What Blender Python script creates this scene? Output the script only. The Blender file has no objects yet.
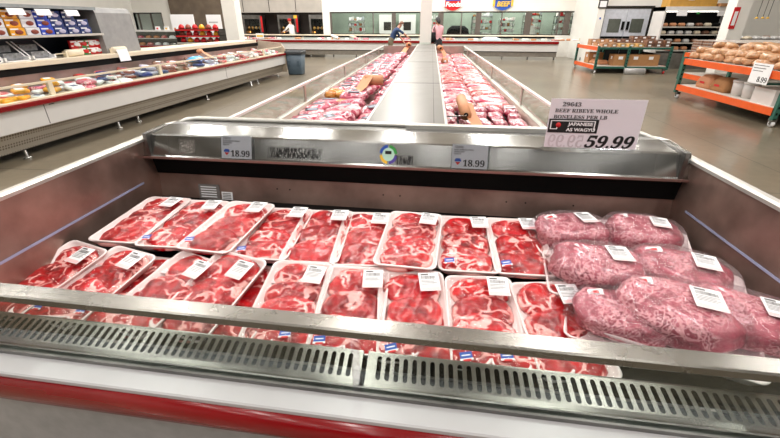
import bpy, bmesh, math, random
from mathutils import Vector, Matrix, noise, Euler
random.seed(7)
S = bpy.context.scene
COL = S.collection
PI = math.pi
# ---------------------------------------------------------------- camera geometry
F = 400.0; CX, CY = 390.0, 219.0; CAMZ = 1.6
TH = math.atan(197 / F); YAW = math.atan(40 / math.hypot(F, 197))
def ray(px, py):
    u, v = px - CX, py - CY
    f = F * math.cos(TH) - v * math.sin(TH); d = F * math.sin(TH) + v * math.cos(TH)
    cy, sy = math.cos(YAW), math.sin(YAW)
    return Vector((u * cy - f * sy, u * sy + f * cy, -d))
def atz(px, py, z):
    r = ray(px, py); t = (z - CAMZ) / r.z; return Vector((r.x * t, r.y * t, z))
def atY(px, py, Y):
    r = ray(px, py); t = Y / r.y; return Vector((r.x * t, Y, CAMZ + r.z * t))
# ---------------------------------------------------------------- materials
def lin(c):
    return tuple(((v / 255) / 12.92 if v / 255 <= .04045 else ((v / 255 + .055) / 1.055) ** 2.4) for v in c) + (1,)
MATS = {}
def new_mat(name):
    m = bpy.data.materials.new(name); m.use_nodes = True
    return m, m.node_tree.nodes, m.node_tree.links, m.node_tree.nodes['Principled BSDF']
def mat(name, rgb, rough=.5, metal=0, var=.12, scale=8, coat=0, bump=0, spec=.5, emis=0, bscale=None, alpha=None):
    if name in MATS: return MATS[name]
    m, N, L, p = new_mat(name)
    c = lin(rgb)
    tc = N.new('ShaderNodeTexCoord')
    nz = N.new('ShaderNodeTexNoise'); nz.inputs['Scale'].default_value = scale; nz.inputs['Detail'].default_value = 4
    L.new(tc.outputs['Object'], nz.inputs['Vector'])
    r = N.new('ShaderNodeValToRGB')
    r.color_ramp.elements[0].position = .3; r.color_ramp.elements[1].position = .7
    r.color_ramp.elements[0].color = tuple(v * (1 - var) for v in c[:3]) + (1,)
    r.color_ramp.elements[1].color = tuple(min(1, v * (1 + var * .6)) for v in c[:3]) + (1,)
    L.new(nz.outputs['Fac'], r.inputs['Fac']); L.new(r.outputs['Color'], p.inputs['Base Color'])
    p.inputs['Roughness'].default_value = rough; p.inputs['Metallic'].default_value = metal
    p.inputs['Coat Weight'].default_value = coat; p.inputs['Coat Roughness'].default_value = .08
    p.inputs['Specular IOR Level'].default_value = spec
    if alpha is not None: p.inputs['Alpha'].default_value = alpha
    if emis:
        p.inputs['Emission Color'].default_value = c; p.inputs['Emission Strength'].default_value = emis
    if bump:
        b = N.new('ShaderNodeBump'); b.inputs['Strength'].default_value = bump; b.inputs['Distance'].default_value = .004
        n2 = N.new('ShaderNodeTexNoise'); n2.inputs['Scale'].default_value = bscale or scale * 4; n2.inputs['Detail'].default_value = 3
        L.new(tc.outputs['Object'], n2.inputs['Vector']); L.new(n2.outputs['Fac'], b.inputs['Height']); L.new(b.outputs['Normal'], p.inputs['Normal'])
    MATS[name] = m
    return m
def steel(name, rgb, rough=.3, stretch=(1, 60, 60), bump=.25, blotch=.25, metal=1):
    m, N, L, p = new_mat(name)
    tc = N.new('ShaderNodeTexCoord'); mp = N.new('ShaderNodeMapping'); mp.inputs['Scale'].default_value = stretch
    L.new(tc.outputs['Object'], mp.inputs['Vector'])
    n1 = N.new('ShaderNodeTexNoise'); n1.inputs['Scale'].default_value = 3; n1.inputs['Detail'].default_value = 5
    L.new(mp.outputs['Vector'], n1.inputs['Vector'])
    n2 = N.new('ShaderNodeTexNoise'); n2.inputs['Scale'].default_value = 5; n2.inputs['Detail'].default_value = 6
    L.new(tc.outputs['Object'], n2.inputs['Vector'])
    r = N.new('ShaderNodeMapRange'); r.inputs['To Min'].default_value = rough * .7; r.inputs['To Max'].default_value = rough * 1.5
    L.new(n2.outputs['Fac'], r.inputs['Value']); L.new(r.outputs['Result'], p.inputs['Roughness'])
    cr = N.new('ShaderNodeValToRGB'); c = lin(rgb)
    cr.color_ramp.elements[0].position = .3; cr.color_ramp.elements[1].position = .7
    cr.color_ramp.elements[0].color = tuple(v * (1 - blotch) for v in c[:3]) + (1,); cr.color_ramp.elements[1].color = c
    L.new(n2.outputs['Fac'], cr.inputs['Fac']); L.new(cr.outputs['Color'], p.inputs['Base Color'])
    p.inputs['Metallic'].default_value = metal
    b = N.new('ShaderNodeBump'); b.inputs['Strength'].default_value = bump; b.inputs['Distance'].default_value = .002
    L.new(n1.outputs['Fac'], b.inputs['Height']); L.new(b.outputs['Normal'], p.inputs['Normal'])
    MATS[name] = m; return m
def glassy(name, tint=(245, 250, 248), refl=.9, rough=.02, bump=0, bscale=30, base=.04, edge=.35, haze=0):
    m, N, L, p = new_mat(name); N.remove(p)
    out = [n for n in N if n.type == 'OUTPUT_MATERIAL'][0]
    t = N.new('ShaderNodeBsdfTransparent'); t.inputs['Color'].default_value = lin(tint)
    g = N.new('ShaderNodeBsdfGlossy'); g.inputs['Roughness'].default_value = rough; g.inputs['Color'].default_value = (refl, refl, refl, 1)
    fr = N.new('ShaderNodeLayerWeight'); fr.inputs['Blend'].default_value = .25
    mr = N.new('ShaderNodeMapRange'); mr.inputs['To Min'].default_value = base; mr.inputs['To Max'].default_value = edge
    mx = N.new('ShaderNodeMixShader')
    L.new(fr.outputs['Fresnel'], mr.inputs['Value']); L.new(mr.outputs['Result'], mx.inputs['Fac'])
    L.new(t.outputs['BSDF'], mx.inputs[1]); L.new(g.outputs['BSDF'], mx.inputs[2])
    last = mx
    if haze:
        d = N.new('ShaderNodeBsdfDiffuse'); d.inputs['Color'].default_value = (.8, .78, .78, 1)
        m2 = N.new('ShaderNodeMixShader'); m2.inputs['Fac'].default_value = haze
        L.new(mx.outputs['Shader'], m2.inputs[1]); L.new(d.outputs['BSDF'], m2.inputs[2]); last = m2
    L.new(last.outputs['Shader'], out.inputs['Surface'])
    if bump:
        tc = N.new('ShaderNodeTexCoord')
        oi = N.new('ShaderNodeObjectInfo'); ad = N.new('ShaderNodeVectorMath'); ad.operation = 'ADD'
        sc = N.new('ShaderNodeMath'); sc.operation = 'MULTIPLY'; sc.inputs[1].default_value = 37
        L.new(oi.outputs['Random'], sc.inputs[0]); L.new(tc.outputs['Object'], ad.inputs[0]); L.new(sc.outputs[0], ad.inputs[1])
        nz = N.new('ShaderNodeTexNoise'); nz.inputs['Scale'].default_value = bscale; nz.inputs['Detail'].default_value = 4; nz.inputs['Distortion'].default_value = 1.2
        L.new(ad.outputs['Vector'], nz.inputs['Vector'])
        b = N.new('ShaderNodeBump'); b.inputs['Strength'].default_value = bump; b.inputs['Distance'].default_value = .012
        L.new(nz.outputs['Fac'], b.inputs['Height']); L.new(b.outputs['Normal'], g.inputs['Normal'])
    MATS[name] = m; return m
def meat(name, dark, mid, fat, seam=16, seamw=.05, fine=70, fineamt=.5, rough=.3, warp=.05, patch=.5, coat=.4, bump=.3):
    """procedural marbled meat: voronoi seams between muscles, fat patches, fine marbling"""
    m, N, L, p = new_mat(name)
    tc = N.new('ShaderNodeTexCoord'); oi = N.new('ShaderNodeObjectInfo')
    s1 = N.new('ShaderNodeMath'); s1.operation = 'MULTIPLY'; s1.inputs[1].default_value = 53.7
    L.new(oi.outputs['Random'], s1.inputs[0])
    a1 = N.new('ShaderNodeVectorMath'); a1.operation = 'ADD'
    L.new(tc.outputs['Object'], a1.inputs[0]); L.new(s1.outputs[0], a1.inputs[1])
    wn = N.new('ShaderNodeTexNoise'); wn.inputs['Scale'].default_value = 14; wn.inputs['Detail'].default_value = 3
    L.new(a1.outputs['Vector'], wn.inputs['Vector'])
    sb = N.new('ShaderNodeVectorMath'); sb.operation = 'SUBTRACT'; sb.inputs[1].default_value = (.5, .5, .5)
    L.new(wn.outputs['Color'], sb.inputs[0])
    sc = N.new('ShaderNodeVectorMath'); sc.operation = 'SCALE'; sc.inputs['Scale'].default_value = warp * 2
    L.new(sb.outputs['Vector'], sc.inputs[0])
    a2 = N.new('ShaderNodeVectorMath'); a2.operation = 'ADD'
    L.new(a1.outputs['Vector'], a2.inputs[0]); L.new(sc.outputs['Vector'], a2.inputs[1])
    def n(scale, det=3, vec=a2):
        t = N.new('ShaderNodeTexNoise'); t.inputs['Scale'].default_value = scale; t.inputs['Detail'].default_value = det
        L.new(vec.outputs['Vector'], t.inputs['Vector']); return t
    def ramp(src, a, b, o='Fac'):
        r = N.new('ShaderNodeMapRange'); r.interpolation_type = 'SMOOTHSTEP'
        r.inputs['From Min'].default_value = a; r.inputs['From Max'].default_value = b
        L.new(src.outputs[o], r.inputs['Value']); return r
    def mul(x, y):
        q = N.new('ShaderNodeMath'); q.operation = 'MULTIPLY'; L.new(x.outputs[0], q.inputs[0])
        if hasattr(y, 'outputs'): L.new(y.outputs[0], q.inputs[1])
        else: q.inputs[1].default_value = y
        return q
    def mx(x, y):
        q = N.new('ShaderNodeMath'); q.operation = 'MAXIMUM'; L.new(x.outputs[0], q.inputs[0]); L.new(y.outputs[0], q.inputs[1]); return q
    v = N.new('ShaderNodeTexVoronoi'); v.feature = 'DISTANCE_TO_EDGE'; v.inputs['Scale'].default_value = seam
    L.new(a2.outputs['Vector'], v.inputs['Vector'])
    vs = ramp(v, seamw * 1.5, seamw * .8, 'Distance')
    f1 = mul(mul(vs, ramp(n(9), .47, .53)), .95)
    f2 = mul(ramp(n(11, 4), .59 + .08 * (1 - patch), .66 + .08 * (1 - patch)), 1.0)
    f3 = mul(ramp(n(fine, 4), .56, .76), fineamt)
    at = N.new('ShaderNodeAttribute'); at.attribute_name = 'rim'
    f4 = mul(ramp(at, .62, .74, 'Fac'), ramp(n(7), .44, .50))
    fac = mx(mx(f1, f2), mx(f3, f4))
    cm = N.new('ShaderNodeValToRGB')
    cm.color_ramp.elements[0].position = .32; cm.color_ramp.elements[0].color = lin(dark)
    cm.color_ramp.elements[1].position = .66; cm.color_ramp.elements[1].color = lin(mid)
    L.new(n(20, 5).outputs['Fac'], cm.inputs['Fac'])
    mc = N.new('ShaderNodeMix'); mc.data_type = 'RGBA'
    L.new(fac.outputs[0], mc.inputs['Factor']); L.new(cm.outputs['Color'], mc.inputs[6]); mc.inputs[7].default_value = lin(fat)
    L.new(mc.outputs[2], p.inputs['Base Color'])
    p.inputs['Roughness'].default_value = rough; p.inputs['Coat Weight'].default_value = coat; p.inputs['Coat Roughness'].default_value = .12
    b = N.new('ShaderNodeBump'); b.inputs['Strength'].default_value = bump; b.inputs['Distance'].default_value = .006
    L.new(n(28, 4).outputs['Fac'], b.inputs['Height']); L.new(b.outputs['Normal'], p.inputs['Normal'])
    MATS[name] = m; return m
def streak_mat(name, rgb, scale=(60, 60, 8), thr=.5):
    m, N, L, p = new_mat(name)
    p.inputs['Base Color'].default_value = lin(rgb); p.inputs['Roughness'].default_value = .7
    tc = N.new('ShaderNodeTexCoord'); mp = N.new('ShaderNodeMapping'); mp.inputs['Scale'].default_value = scale
    nz = N.new('ShaderNodeTexNoise'); nz.inputs['Scale'].default_value = 3; nz.inputs['Detail'].default_value = 3; nz.inputs['Distortion'].default_value = 1.5
    L.new(tc.outputs['Object'], mp.inputs['Vector']); L.new(mp.outputs['Vector'], nz.inputs['Vector'])
    r = N.new('ShaderNodeMapRange'); r.inputs['From Min'].default_value = thr; r.inputs['From Max'].default_value = thr + .06
    L.new(nz.outputs['Fac'], r.inputs['Value'])
    at = N.new('ShaderNodeAttribute'); at.attribute_name = 'rim'
    inv = N.new('ShaderNodeMath'); inv.operation = 'SUBTRACT'; inv.inputs[0].default_value = 1; L.new(at.outputs['Fac'], inv.inputs[1])
    q = N.new('ShaderNodeMath'); q.operation = 'MULTIPLY'; L.new(r.outputs[0], q.inputs[0]); L.new(inv.outputs[0], q.inputs[1])
    L.new(q.outputs[0], p.inputs['Alpha'])
    MATS[name] = m; return m

STEEL = steel('brushed_steel', (205, 205, 203), .26)
STEELV = steel('scuffed_steel_reflection_tint', (188, 158, 146), .36, (10, 10, 10), .3, .45, .72)  # brownish pink reflection in the steel is put into the base colour
STEELD = steel('worn_steel', (150, 148, 145), .34, (1, 50, 50), .3, .4)
PANEL = steel('satin_steel_top', (134, 133, 130), .3, (3, 3, 3), .25, .3, .9)
ALU = mat('pale_aluminium', (222, 220, 214), .32, .6, .06)
WHITE = mat('white_enamel', (216, 214, 212), .32, 0, .04, 3, coat=.3)
CREAM = mat('cream_enamel', (228, 216, 192), .4, 0, .06, 3)
WALLM = mat('wall_paint', (238, 236, 230), .8, 0, .03, 2)
GREYW = mat('soffit_panel', (178, 172, 164), .7, 0, .1, 2)
RED = mat('red_bumper', (132, 0, 9), .22, 0, .08, 4, coat=.2)
REDP = mat('red_plastic', (205, 22, 30), .4)
GREYP = mat('grey_panel', (168, 166, 168), .38, .3, .12, 20, bump=.15, bscale=90)
BLACK = mat('matte_black', (9, 9, 9), .7, 0, .1, spec=.2)
DARK = mat('dark_metal', (60, 56, 52), .45, .6)
TRAYW = mat('white_foam_tray', (244, 232, 230), .42, 0, .02, 30, coat=.25)
PAPER = mat('white_paper', (246, 246, 248), .6, 0, .01)
INK = mat('black_ink', (22, 20, 22), .6)
GREYINK = mat('grey_ink', (92, 88, 90), .6)
PINKINK = mat('pink_print', (246, 200, 200), .6)
BLUE = mat('blue_print', (42, 84, 178), .5)
REDI = mat('red_print', (216, 40, 44), .5)
YEL = mat('yellow_print', (244, 196, 60), .5)
GREEN = mat('green_print', (60, 160, 74), .5)
ORANGE = mat('orange_rack_paint', (232, 92, 24), .4, 0, .08, 5, coat=.2)
TEAL = mat('green_rack_paint', (44, 98, 84), .45, 0, .12, 5)
CARD = mat('brown_cardboard', (176, 128, 84), .8, 0, .12, 9)
KRAFT = mat('kraft_paper', (206, 144, 104), .6, 0, .06, 10)
WOOD = mat('paper_roll_side', (196, 146, 108), .6, 0, .12, 40)
BREAD = mat('bagged_bread', (190, 142, 100), .35, 0, .35, 22, coat=.5, bump=.5, bscale=40)
PASTRY = mat('boxed_pastry', (132, 92, 70), .4, 0, .45, 16, coat=.4)
BIN = mat('slate_plastic', (70, 86, 98), .5, 0, .1)
GLASS = glassy('clear_glass', base=.01, edge=.2)
GLASSE = mat('green_glass_edge', (150, 176, 166), .2)
FILM = glassy('stretch_film', (255, 253, 253), 1, .04, .6, 30, .012, .10, 0)
FILMH = glassy('crinkled_film', (252, 248, 250), 1, .10, 1.0, 34, .03, .35, .03)
ACRYL = glassy('clear_acrylic', (240, 242, 244), .9, .04, 0, 1, .06, .5)
STEAK = [meat('ribeye_bright', (118, 1, 8), (206, 5, 18), (248, 184, 178), 13, .055, 60, .35, patch=.3, coat=.15),
         meat('ribeye_deep', (100, 1, 7), (186, 4, 16), (240, 168, 162), 11, .05, 70, .3, patch=.05, coat=.15),
         meat('ribeye_pink', (134, 2, 10), (214, 14, 28), (250, 194, 188), 14, .06, 55, .4, patch=.5, coat=.15)]
ROAST = meat('marbled_roast', (128, 34, 54), (188, 78, 98), (232, 170, 176), 48, .10, 120, .9, .3, .09, .5, .4, .5)
PORK = meat('bagged_pork', (178, 44, 76), (220, 100, 126), (246, 206, 208), 12, .10, 40, .6, .28, .06, .9, .7, .4)
PORKD = meat('bagged_pork_dark', (140, 30, 60), (200, 76, 108), (250, 190, 198), 16, .08, 50, .6, .28, .06, .6, .7, .4)
PLUM = meat('small_roast_red', (120, 18, 44), (176, 40, 74), (240, 190, 198), 20, .09, 60, .6, .3, .06, .7, .6, .4)
RIBS = meat('pale_ribs', (176, 44, 52), (216, 96, 98), (244, 196, 188), 24, .10, 50, .7, .35, .05, .9, .5, .4)
CHICK = meat('fried_snack', (170, 90, 20), (214, 140, 50), (240, 190, 110), 26, .1, 60, .6, .4, .05, .6, .3, .5)
RESID = streak_mat('adhesive_residue_black', (20, 18, 18), (48, 30, 5), .46)
SCUFF = streak_mat('scuff_grey', (190, 186, 180), (30, 30, 50), .52)

def floor_mat():
    m, N, L, p = new_mat('polished_concrete')
    tc = N.new('ShaderNodeTexCoord')
    n1 = N.new('ShaderNodeTexNoise'); n1.inputs['Scale'].default_value = .5; n1.inputs['Detail'].default_value = 6
    n2 = N.new('ShaderNodeTexNoise'); n2.inputs['Scale'].default_value = 9; n2.inputs['Detail'].default_value = 5
    for n in (n1, n2): L.new(tc.outputs['Object'], n.inputs['Vector'])
    ad = N.new('ShaderNodeMath'); ad.operation = 'MULTIPLY_ADD'; ad.inputs[1].default_value = .35
    L.new(n2.outputs['Fac'], ad.inputs[0]); L.new(n1.outputs['Fac'], ad.inputs[2])
    r = N.new('ShaderNodeValToRGB'); r.color_ramp.elements[0].position = .45; r.color_ramp.elements[1].position = .9
    r.color_ramp.elements[0].color = lin((96, 88, 74)); r.color_ramp.elements[1].color = lin((128, 118, 100))
    L.new(ad.outputs[0], r.inputs['Fac'])
    # sawn control joints
    br = N.new('ShaderNodeTexBrick'); br.offset = 0; br.inputs['Scale'].default_value = 1; br.inputs['Brick Width'].default_value = 4.2
    br.inputs['Row Height'].default_value = 4.2; br.inputs['Mortar Size'].default_value = .008
    L.new(tc.outputs['Object'], br.inputs['Vector'])
    mx = N.new('ShaderNodeMix'); mx.data_type = 'RGBA'; L.new(br.outputs['Fac'], mx.inputs['Factor'])
    L.new(r.outputs['Color'], mx.inputs[6]); mx.inputs[7].default_value = lin((62, 58, 52))
    L.new(mx.outputs[2], p.inputs['Base Color'])
    p.inputs['Roughness'].default_value = .3; p.inputs['Coat Weight'].default_value = .3; p.inputs['Coat Roughness'].default_value = .15
    return m
FLOOR = floor_mat()
def dot_mat():
    m, N, L, p = new_mat('perforated_kick')
    tc = N.new('ShaderNodeTexCoord'); v = N.new('ShaderNodeTexVoronoi'); v.inputs['Scale'].default_value = 28; v.inputs['Randomness'].default_value = 0
    L.new(tc.outputs['Object'], v.inputs['Vector'])
    r = N.new('ShaderNodeValToRGB'); r.color_ramp.elements[0].position = .3; r.color_ramp.elements[1].position = .42
    r.color_ramp.elements[0].color = lin((118, 108, 96)); r.color_ramp.elements[1].color = lin((176, 168, 156))
    L.new(v.outputs['Distance'], r.inputs['Fac']); L.new(r.outputs['Color'], p.inputs['Base Color'])
    p.inputs['Roughness'].default_value = .4; p.inputs['Metallic'].default_value = .4
    return m
KICK = dot_mat()

# ---------------------------------------------------------------- mesh helpers
class MB:
    def __init__(s): s.v = []; s.f = []; s.m = []; s.mats = []; s.sm = []
    def mi(s, m):
        if m not in s.mats: s.mats.append(m)
        return s.mats.index(m)
    def add(s, vs, fs, m, smooth=False):
        o = len(s.v); s.v += [tuple(v) for v in vs]; k = s.mi(m)
        for f in fs: s.f.append(tuple(i + o for i in f)); s.m.append(k); s.sm.append(smooth)
        return s
    def box(s, a, b, m, M=None, sh=None, c=0):
        x0, y0, z0 = a; x1, y1, z1 = b
        vs = [(x0, y0, z0), (x1, y0, z0), (x1, y1, z0), (x0, y1, z0), (x0, y0, z1), (x1, y0, z1), (x1, y1, z1), (x0, y1, z1)]
        if sh: vs = [sh(*v) for v in vs]
        if M: vs = [M @ Vector(v) for v in vs]
        return s.add(vs, [(0, 3, 2, 1), (4, 5, 6, 7), (0, 1, 5, 4), (1, 2, 6, 5), (2, 3, 7, 6), (3, 0, 4, 7)], m)
    def prism(s, prof, x0, x1, m, sh=None, smooth=False):
        """closed (y,z) profile drawn out along x"""
        n = len(prof); vs = [(x0, y, z) for y, z in prof] + [(x1, y, z) for y, z in prof]
        if sh: vs = [sh(*v) for v in vs]
        fs = [(i, (i + 1) % n, n + (i + 1) % n, n + i) for i in range(n)] + [tuple(range(n - 1, -1, -1)), tuple(range(n, 2 * n))]
        return s.add(vs, fs, m, smooth)
    def prismy(s, prof, y0, y1, m, sh=None):
        """closed (x,z) profile drawn out along y"""
        n = len(prof); vs = [(x, y0, z) for x, z in prof] + [(x, y1, z) for x, z in prof]
        if sh: vs = [sh(*v) for v in vs]
        fs = [(i, n + i, n + (i + 1) % n, (i + 1) % n) for i in range(n)] + [tuple(range(n)), tuple(range(2 * n - 1, n - 1, -1))]
        return s.add(vs, fs, m)
    def tube(s, pts, r, m, n=10, cap=True):
        pts = [Vector(p) for p in pts]; vs = []; fs = []
        for i, p in enumerate(pts):
            d = (pts[min(i + 1, len(pts) - 1)] - pts[max(i - 1, 0)]).normalized()
            a = d.orthogonal().normalized()
            if i and a.dot(pa) < .5:
                a = (pa - d * pa.dot(d)).normalized()
            elif i: a = (pa - d * pa.dot(d)).normalized()
            pa = a; b = d.cross(a); rr = r[i] if isinstance(r, (list, tuple)) else r
            vs += [p + (a * math.cos(2 * PI * k / n) + b * math.sin(2 * PI * k / n)) * rr for k in range(n)]
        for i in range(len(pts) - 1):
            for k in range(n): fs.append((i * n + k, i * n + (k + 1) % n, (i + 1) * n + (k + 1) % n, (i + 1) * n + k))
        if cap: fs += [tuple(range(n - 1, -1, -1)), tuple(range((len(pts) - 1) * n, len(pts) * n))]
        return s.add(vs, fs, m, True)
    def loft(s, loops, m, cap0=True, cap1=True, smooth=True, M=None):
        n = len(loops[0]); vs = [p for l in loops for p in l]
        if M: vs = [M @ Vector(v) for v in vs]
        fs = [(i * n + k, i * n + (k + 1) % n, (i + 1) * n + (k + 1) % n, (i + 1) * n + k) for i in range(len(loops) - 1) for k in range(n)]
        if cap0: fs.append(tuple(range(n - 1, -1, -1)))
        if cap1: fs.append(tuple(range((len(loops) - 1) * n, len(loops) * n)))
        return s.add(vs, fs, m, smooth)
    def mesh(s, name):
        me = bpy.data.meshes.new(name); me.from_pydata(s.v, [], s.f)
        for m in s.mats: me.materials.append(m)
        me.polygons.foreach_set('material_index', s.m); me.polygons.foreach_set('use_smooth', s.sm); me.update()
        return me
    def build(s, name, parent=None, loc=None, rot=None, bevel=0):
        me = s.mesh(name)
        if bevel:
            bm = bmesh.new(); bm.from_mesh(me)
            bmesh.ops.bevel(bm, geom=list(bm.edges), offset=bevel, segments=2, profile=.7, affect='EDGES', clamp_overlap=True)
            bm.to_mesh(me); bm.free()
        return link(name, me, parent, loc, rot)
def link(name, me, parent=None, loc=None, rot=None):
    o = bpy.data.objects.new(name, me); COL.objects.link(o)
    if loc is not None: o.location = loc
    if rot is not None: o.rotation_euler = rot
    if parent: o.parent = parent
    return o
def tag(o, label=None, cat=None, group=None, kind=None):
    if label: o['label'] = label
    if cat: o['category'] = cat
    if group: o['group'] = group
    if kind: o['kind'] = kind
    return o
def empty(name, loc=(0, 0, 0), rz=0, label=None, cat=None, group=None):
    o = bpy.data.objects.new(name, None); o.empty_display_size = .05; COL.objects.link(o)
    o.location = loc; o.rotation_euler = (0, 0, rz)
    return tag(o, label, cat, group)
def copy_tree(o, parent=None):
    c = o.copy(); COL.objects.link(c)
    if parent is not None: c.parent = parent
    for ch in list(o.children): copy_tree(ch, c)
    return c
def struct(o): o['kind'] = 'structure'; return o
def rr(w, l, z, r, n=5, cx=0, cy=0):
    """rounded rectangle loop"""
    out = []
    for qx, qy, a0 in ((1, 1, 0), (-1, 1, 90), (-1, -1, 180), (1, -1, 270)):
        for i in range(n + 1):
            a = math.radians(a0 + 90 * i / n)
            out.append((cx + qx * (w / 2 - r) + r * math.cos(a), cy + qy * (l / 2 - r) + r * math.sin(a), z))
    return out
def set_rim(me, vals):
    at = me.attributes.new('rim', 'FLOAT', 'POINT')
    at.data.foreach_set('value', vals)
SER = {}
for i in range(10): SER[str(i)] = chr(0x1D7CE + i)
for i in range(26): SER[chr(65 + i)] = chr(0x1D400 + i); SER[chr(97 + i)] = chr(0x1D41A + i)
def serif(t): return ''.join(SER.get(c, c) for c in t)
def text(name, body, size, m, parent, loc, rot=(PI / 2, 0, 0), shear=0, offset=0, align='LEFT', sx=1, extrude=.0004):
    cu = bpy.data.curves.new(name, 'FONT'); cu.body = body; cu.size = size; cu.shear = shear; cu.offset = offset
    cu.align_x = align; cu.extrude = extrude; cu.resolution_u = 3
    o = bpy.data.objects.new(name, cu); COL.objects.link(o)
    dg = bpy.context.evaluated_depsgraph_get(); dg.update()
    me = bpy.data.meshes.new_from_object(o.evaluated_get(dg))
    bpy.data.objects.remove(o)
    me.materials.clear(); me.materials.append(m)
    q = link(name, me, parent, loc, rot); q.scale = (sx, 1, 1)
    return q
# ================================================================= setting
K = .055                                    # the case rows stand slightly askew to the aisle
def sh(x, y, z): return (x, y - K * x, z)
struct(MB().box((-17, -28, -.1), (17, 30, 0), FLOOR).build('floor'))
struct(MB().box((-17, -28, 7.5), (17, 30, 7.6), WALLM).build('ceiling'))
struct(MB().box((-17.1, -28, 0), (-17, 30, 7.5), WALLM).build('wall_left'))
struct(MB().box((17, -28, 0), (17.1, 30, 7.5), WALLM).build('wall_right'))
struct(MB().box((-17, -28.1, 0), (17, -28, 7.5), mat('far_stock_wall', (96, 86, 76), .8, 0, .5, .6)).build('wall_front'))
def shw(x, y, z): return (x, y - .07 * x, z)
WY = 23.2
def wx(px):
    r = ray(px, 20); return r.x * WY / (r.y + .07 * r.x)
WA, WB, BA = wx(127), wx(163), wx(173)
# back wall with the long window strip, oven bay and door openings
wb = MB()
wb.box((-17, WY, 2.08), (17, WY + .2, 7.5), WALLM, sh=shw)
wb.box((-5.35, WY, 0), (8.1, WY + .2, 1.0), WALLM, sh=shw)
wb.box((-17, WY, 0), (WA, WY + .2, 2.08), WALLM, sh=shw)
wb.box((WA, WY, 0), (WB, WY + .2, 1.0), WALLM, sh=shw)
wb.box((WB, WY, 0), (BA, WY + .2, 2.08), WALLM, sh=shw)
wb.box((-5.75, WY, 0), (-5.35, WY + .2, 2.08), WALLM, sh=shw)
wb.box((8.1, WY, 0), (17, WY + .2, 2.08), WALLM, sh=shw)
struct(wb.build('wall_back'))
struct(MB().box((wx(228), WY - .06, 2.06), (-5.75, WY, 4.2), GREYW, sh=shw).build('trim_1'))
struct(MB().box((BA, WY - .12, 0), (wx(228), WY - .02, 7.4), mat('dark_wood_wall', (112, 98, 84), .6, 0, .25, 2.5), sh=shw).build('trim_7'))
sm = MB()
for x in (-10.2, -8.7, -7.2): sm.box((x, WY - .075, 2.1), (x + .03, WY - .06, 4.2), DARK, sh=shw)
struct(sm.build('trim_2'))
# rear room seen through the windows
br = MB()
br.box((-17, WY + 3.8, 0), (10, WY + 3.9, 3.2), mat('prep_room_wall', (150, 162, 148), .6, 0, .2, 1.2), sh=shw)
br.box((-17, WY + .2, 3.2), (10, WY + 3.9, 3.3), WALLM, sh=shw)
struct(br.build('wall_prep_room'))
def window(x0, x1, name, posts):
    g = MB().box((x0, WY + .08, 1.0), (x1, WY + .09, 2.08), GLASS, sh=shw)
    w = struct(g.build(name))
    f = MB()
    f.box((x0, WY + .03, 1.0), (x1, WY + .14, 1.04), DARK, sh=shw); f.box((x0, WY + .03, 2.02), (x1, WY + .14, 2.08), DARK, sh=shw)
    for p, wd in posts: f.box((p - wd / 2, WY + .03, 1.0), (p + wd / 2, WY + .14, 2.08), mat('window_mullion', (112, 104, 98), .4, .5), sh=shw)
    f.build('window_frame', w)
window(WA, WB, 'window_1', [(WA + .04, .08), (WA * .67 + WB * .33, .05), (WA * .33 + WB * .67, .05), (WB - .04, .08)])
window(-5.35, 8.1, 'window_2', [(-5.3, .08), (-3.0, .05), (-1.9, .22), (-.5, .05), (.55, .28), (1.6, .05), (2.45, .26), (3.6, .05), (4.9, .3), (6.35, .06), (6.75, .28), (8.05, .1)])
LIGHTG = mat('grey_tub', (170, 176, 180), .5)
# prep room furniture
for x, w, h, c, nm, lb in ((.15, .8, 1.8, WHITE, 'supply_shelving', 'white supply shelving in the prep room just right of the woman in pink'), (4.25, .8, 1.7, STEEL, 'supply_shelving', 'steel supply shelving in the prep room near the middle of the long window'), (7.3, 1.0, 1.9, STEELD, 'supply_shelving', 'tall supply shelving at the far right end of the long window'), (-4.3, .9, 1.7, STEEL, 'steel_cabinet', 'steel cabinet in the prep room behind the left end of the long window'),
                       (2.9, 1.1, 1.9, STEELD, 'wire_shelving', 'shelving full of white goods in the prep room beside the hairnet worker'),
                       (5.6, .9, 1.95, STEELD, 'wire_shelving', 'shelving of packaging seen through the right end of the long window')):
    e = empty(nm, shw(x, WY + 2.2, 0), 0, lb, 'shelving')
    f = MB()
    for sx in (-w / 2, w / 2 - .03):
        for sy in (0, .5): f.box((sx, sy, 0), (sx + .03, sy + .03, h), c)
    f.build('upright', e)
    for k in range(6):
        z = .25 + k * (h - .3) / 5
        MB().box((-w / 2, 0, z), (w / 2, .53, z + .03), c).build('shelf', e)
        st = MB()
        for q in range(6):
            a = -w / 2 + .04 + q * w / 6
            st.box((a, .05, z + .03), (a + w / 8, .3, z + .03 + random.uniform(.08, .2)), random.choice([WHITE, PAPER, TRAYW, CARD, PAPER, LIGHTG, REDP]))
        st.build('stored_goods', e)
e = empty('cleaning_machine', shw(1.55, WY + 1.6, 0), 0, 'dark machine behind the window right of the woman in pink', 'machine')
MB().loft([rr(1.3, .7, z, .12) for z in (0, .9)], BLACK).build('body', e)
MB().loft([rr(1.3, .7, .9, .12), rr(1.1, .6, 1.25, .12), rr(.7, .4, 1.42, .12)], BLACK).build('hood', e)
for x, lb in ((-2.55, 'white panelled door standing in the prep room, left one'), (-1.35, 'white panelled door standing in the prep room, right one')):
    e = empty('prep_room_door', shw(x, WY + 3.3, 0), 0, lb, 'door')
    MB().box((-.5, 0, 0), (.5, .05, 2.0), WHITE).build('leaf', e)
    MB().box((-.22, -.01, 1.15), (.22, 0, 1.6), DARK).build('viewing_pane', e)
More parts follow.
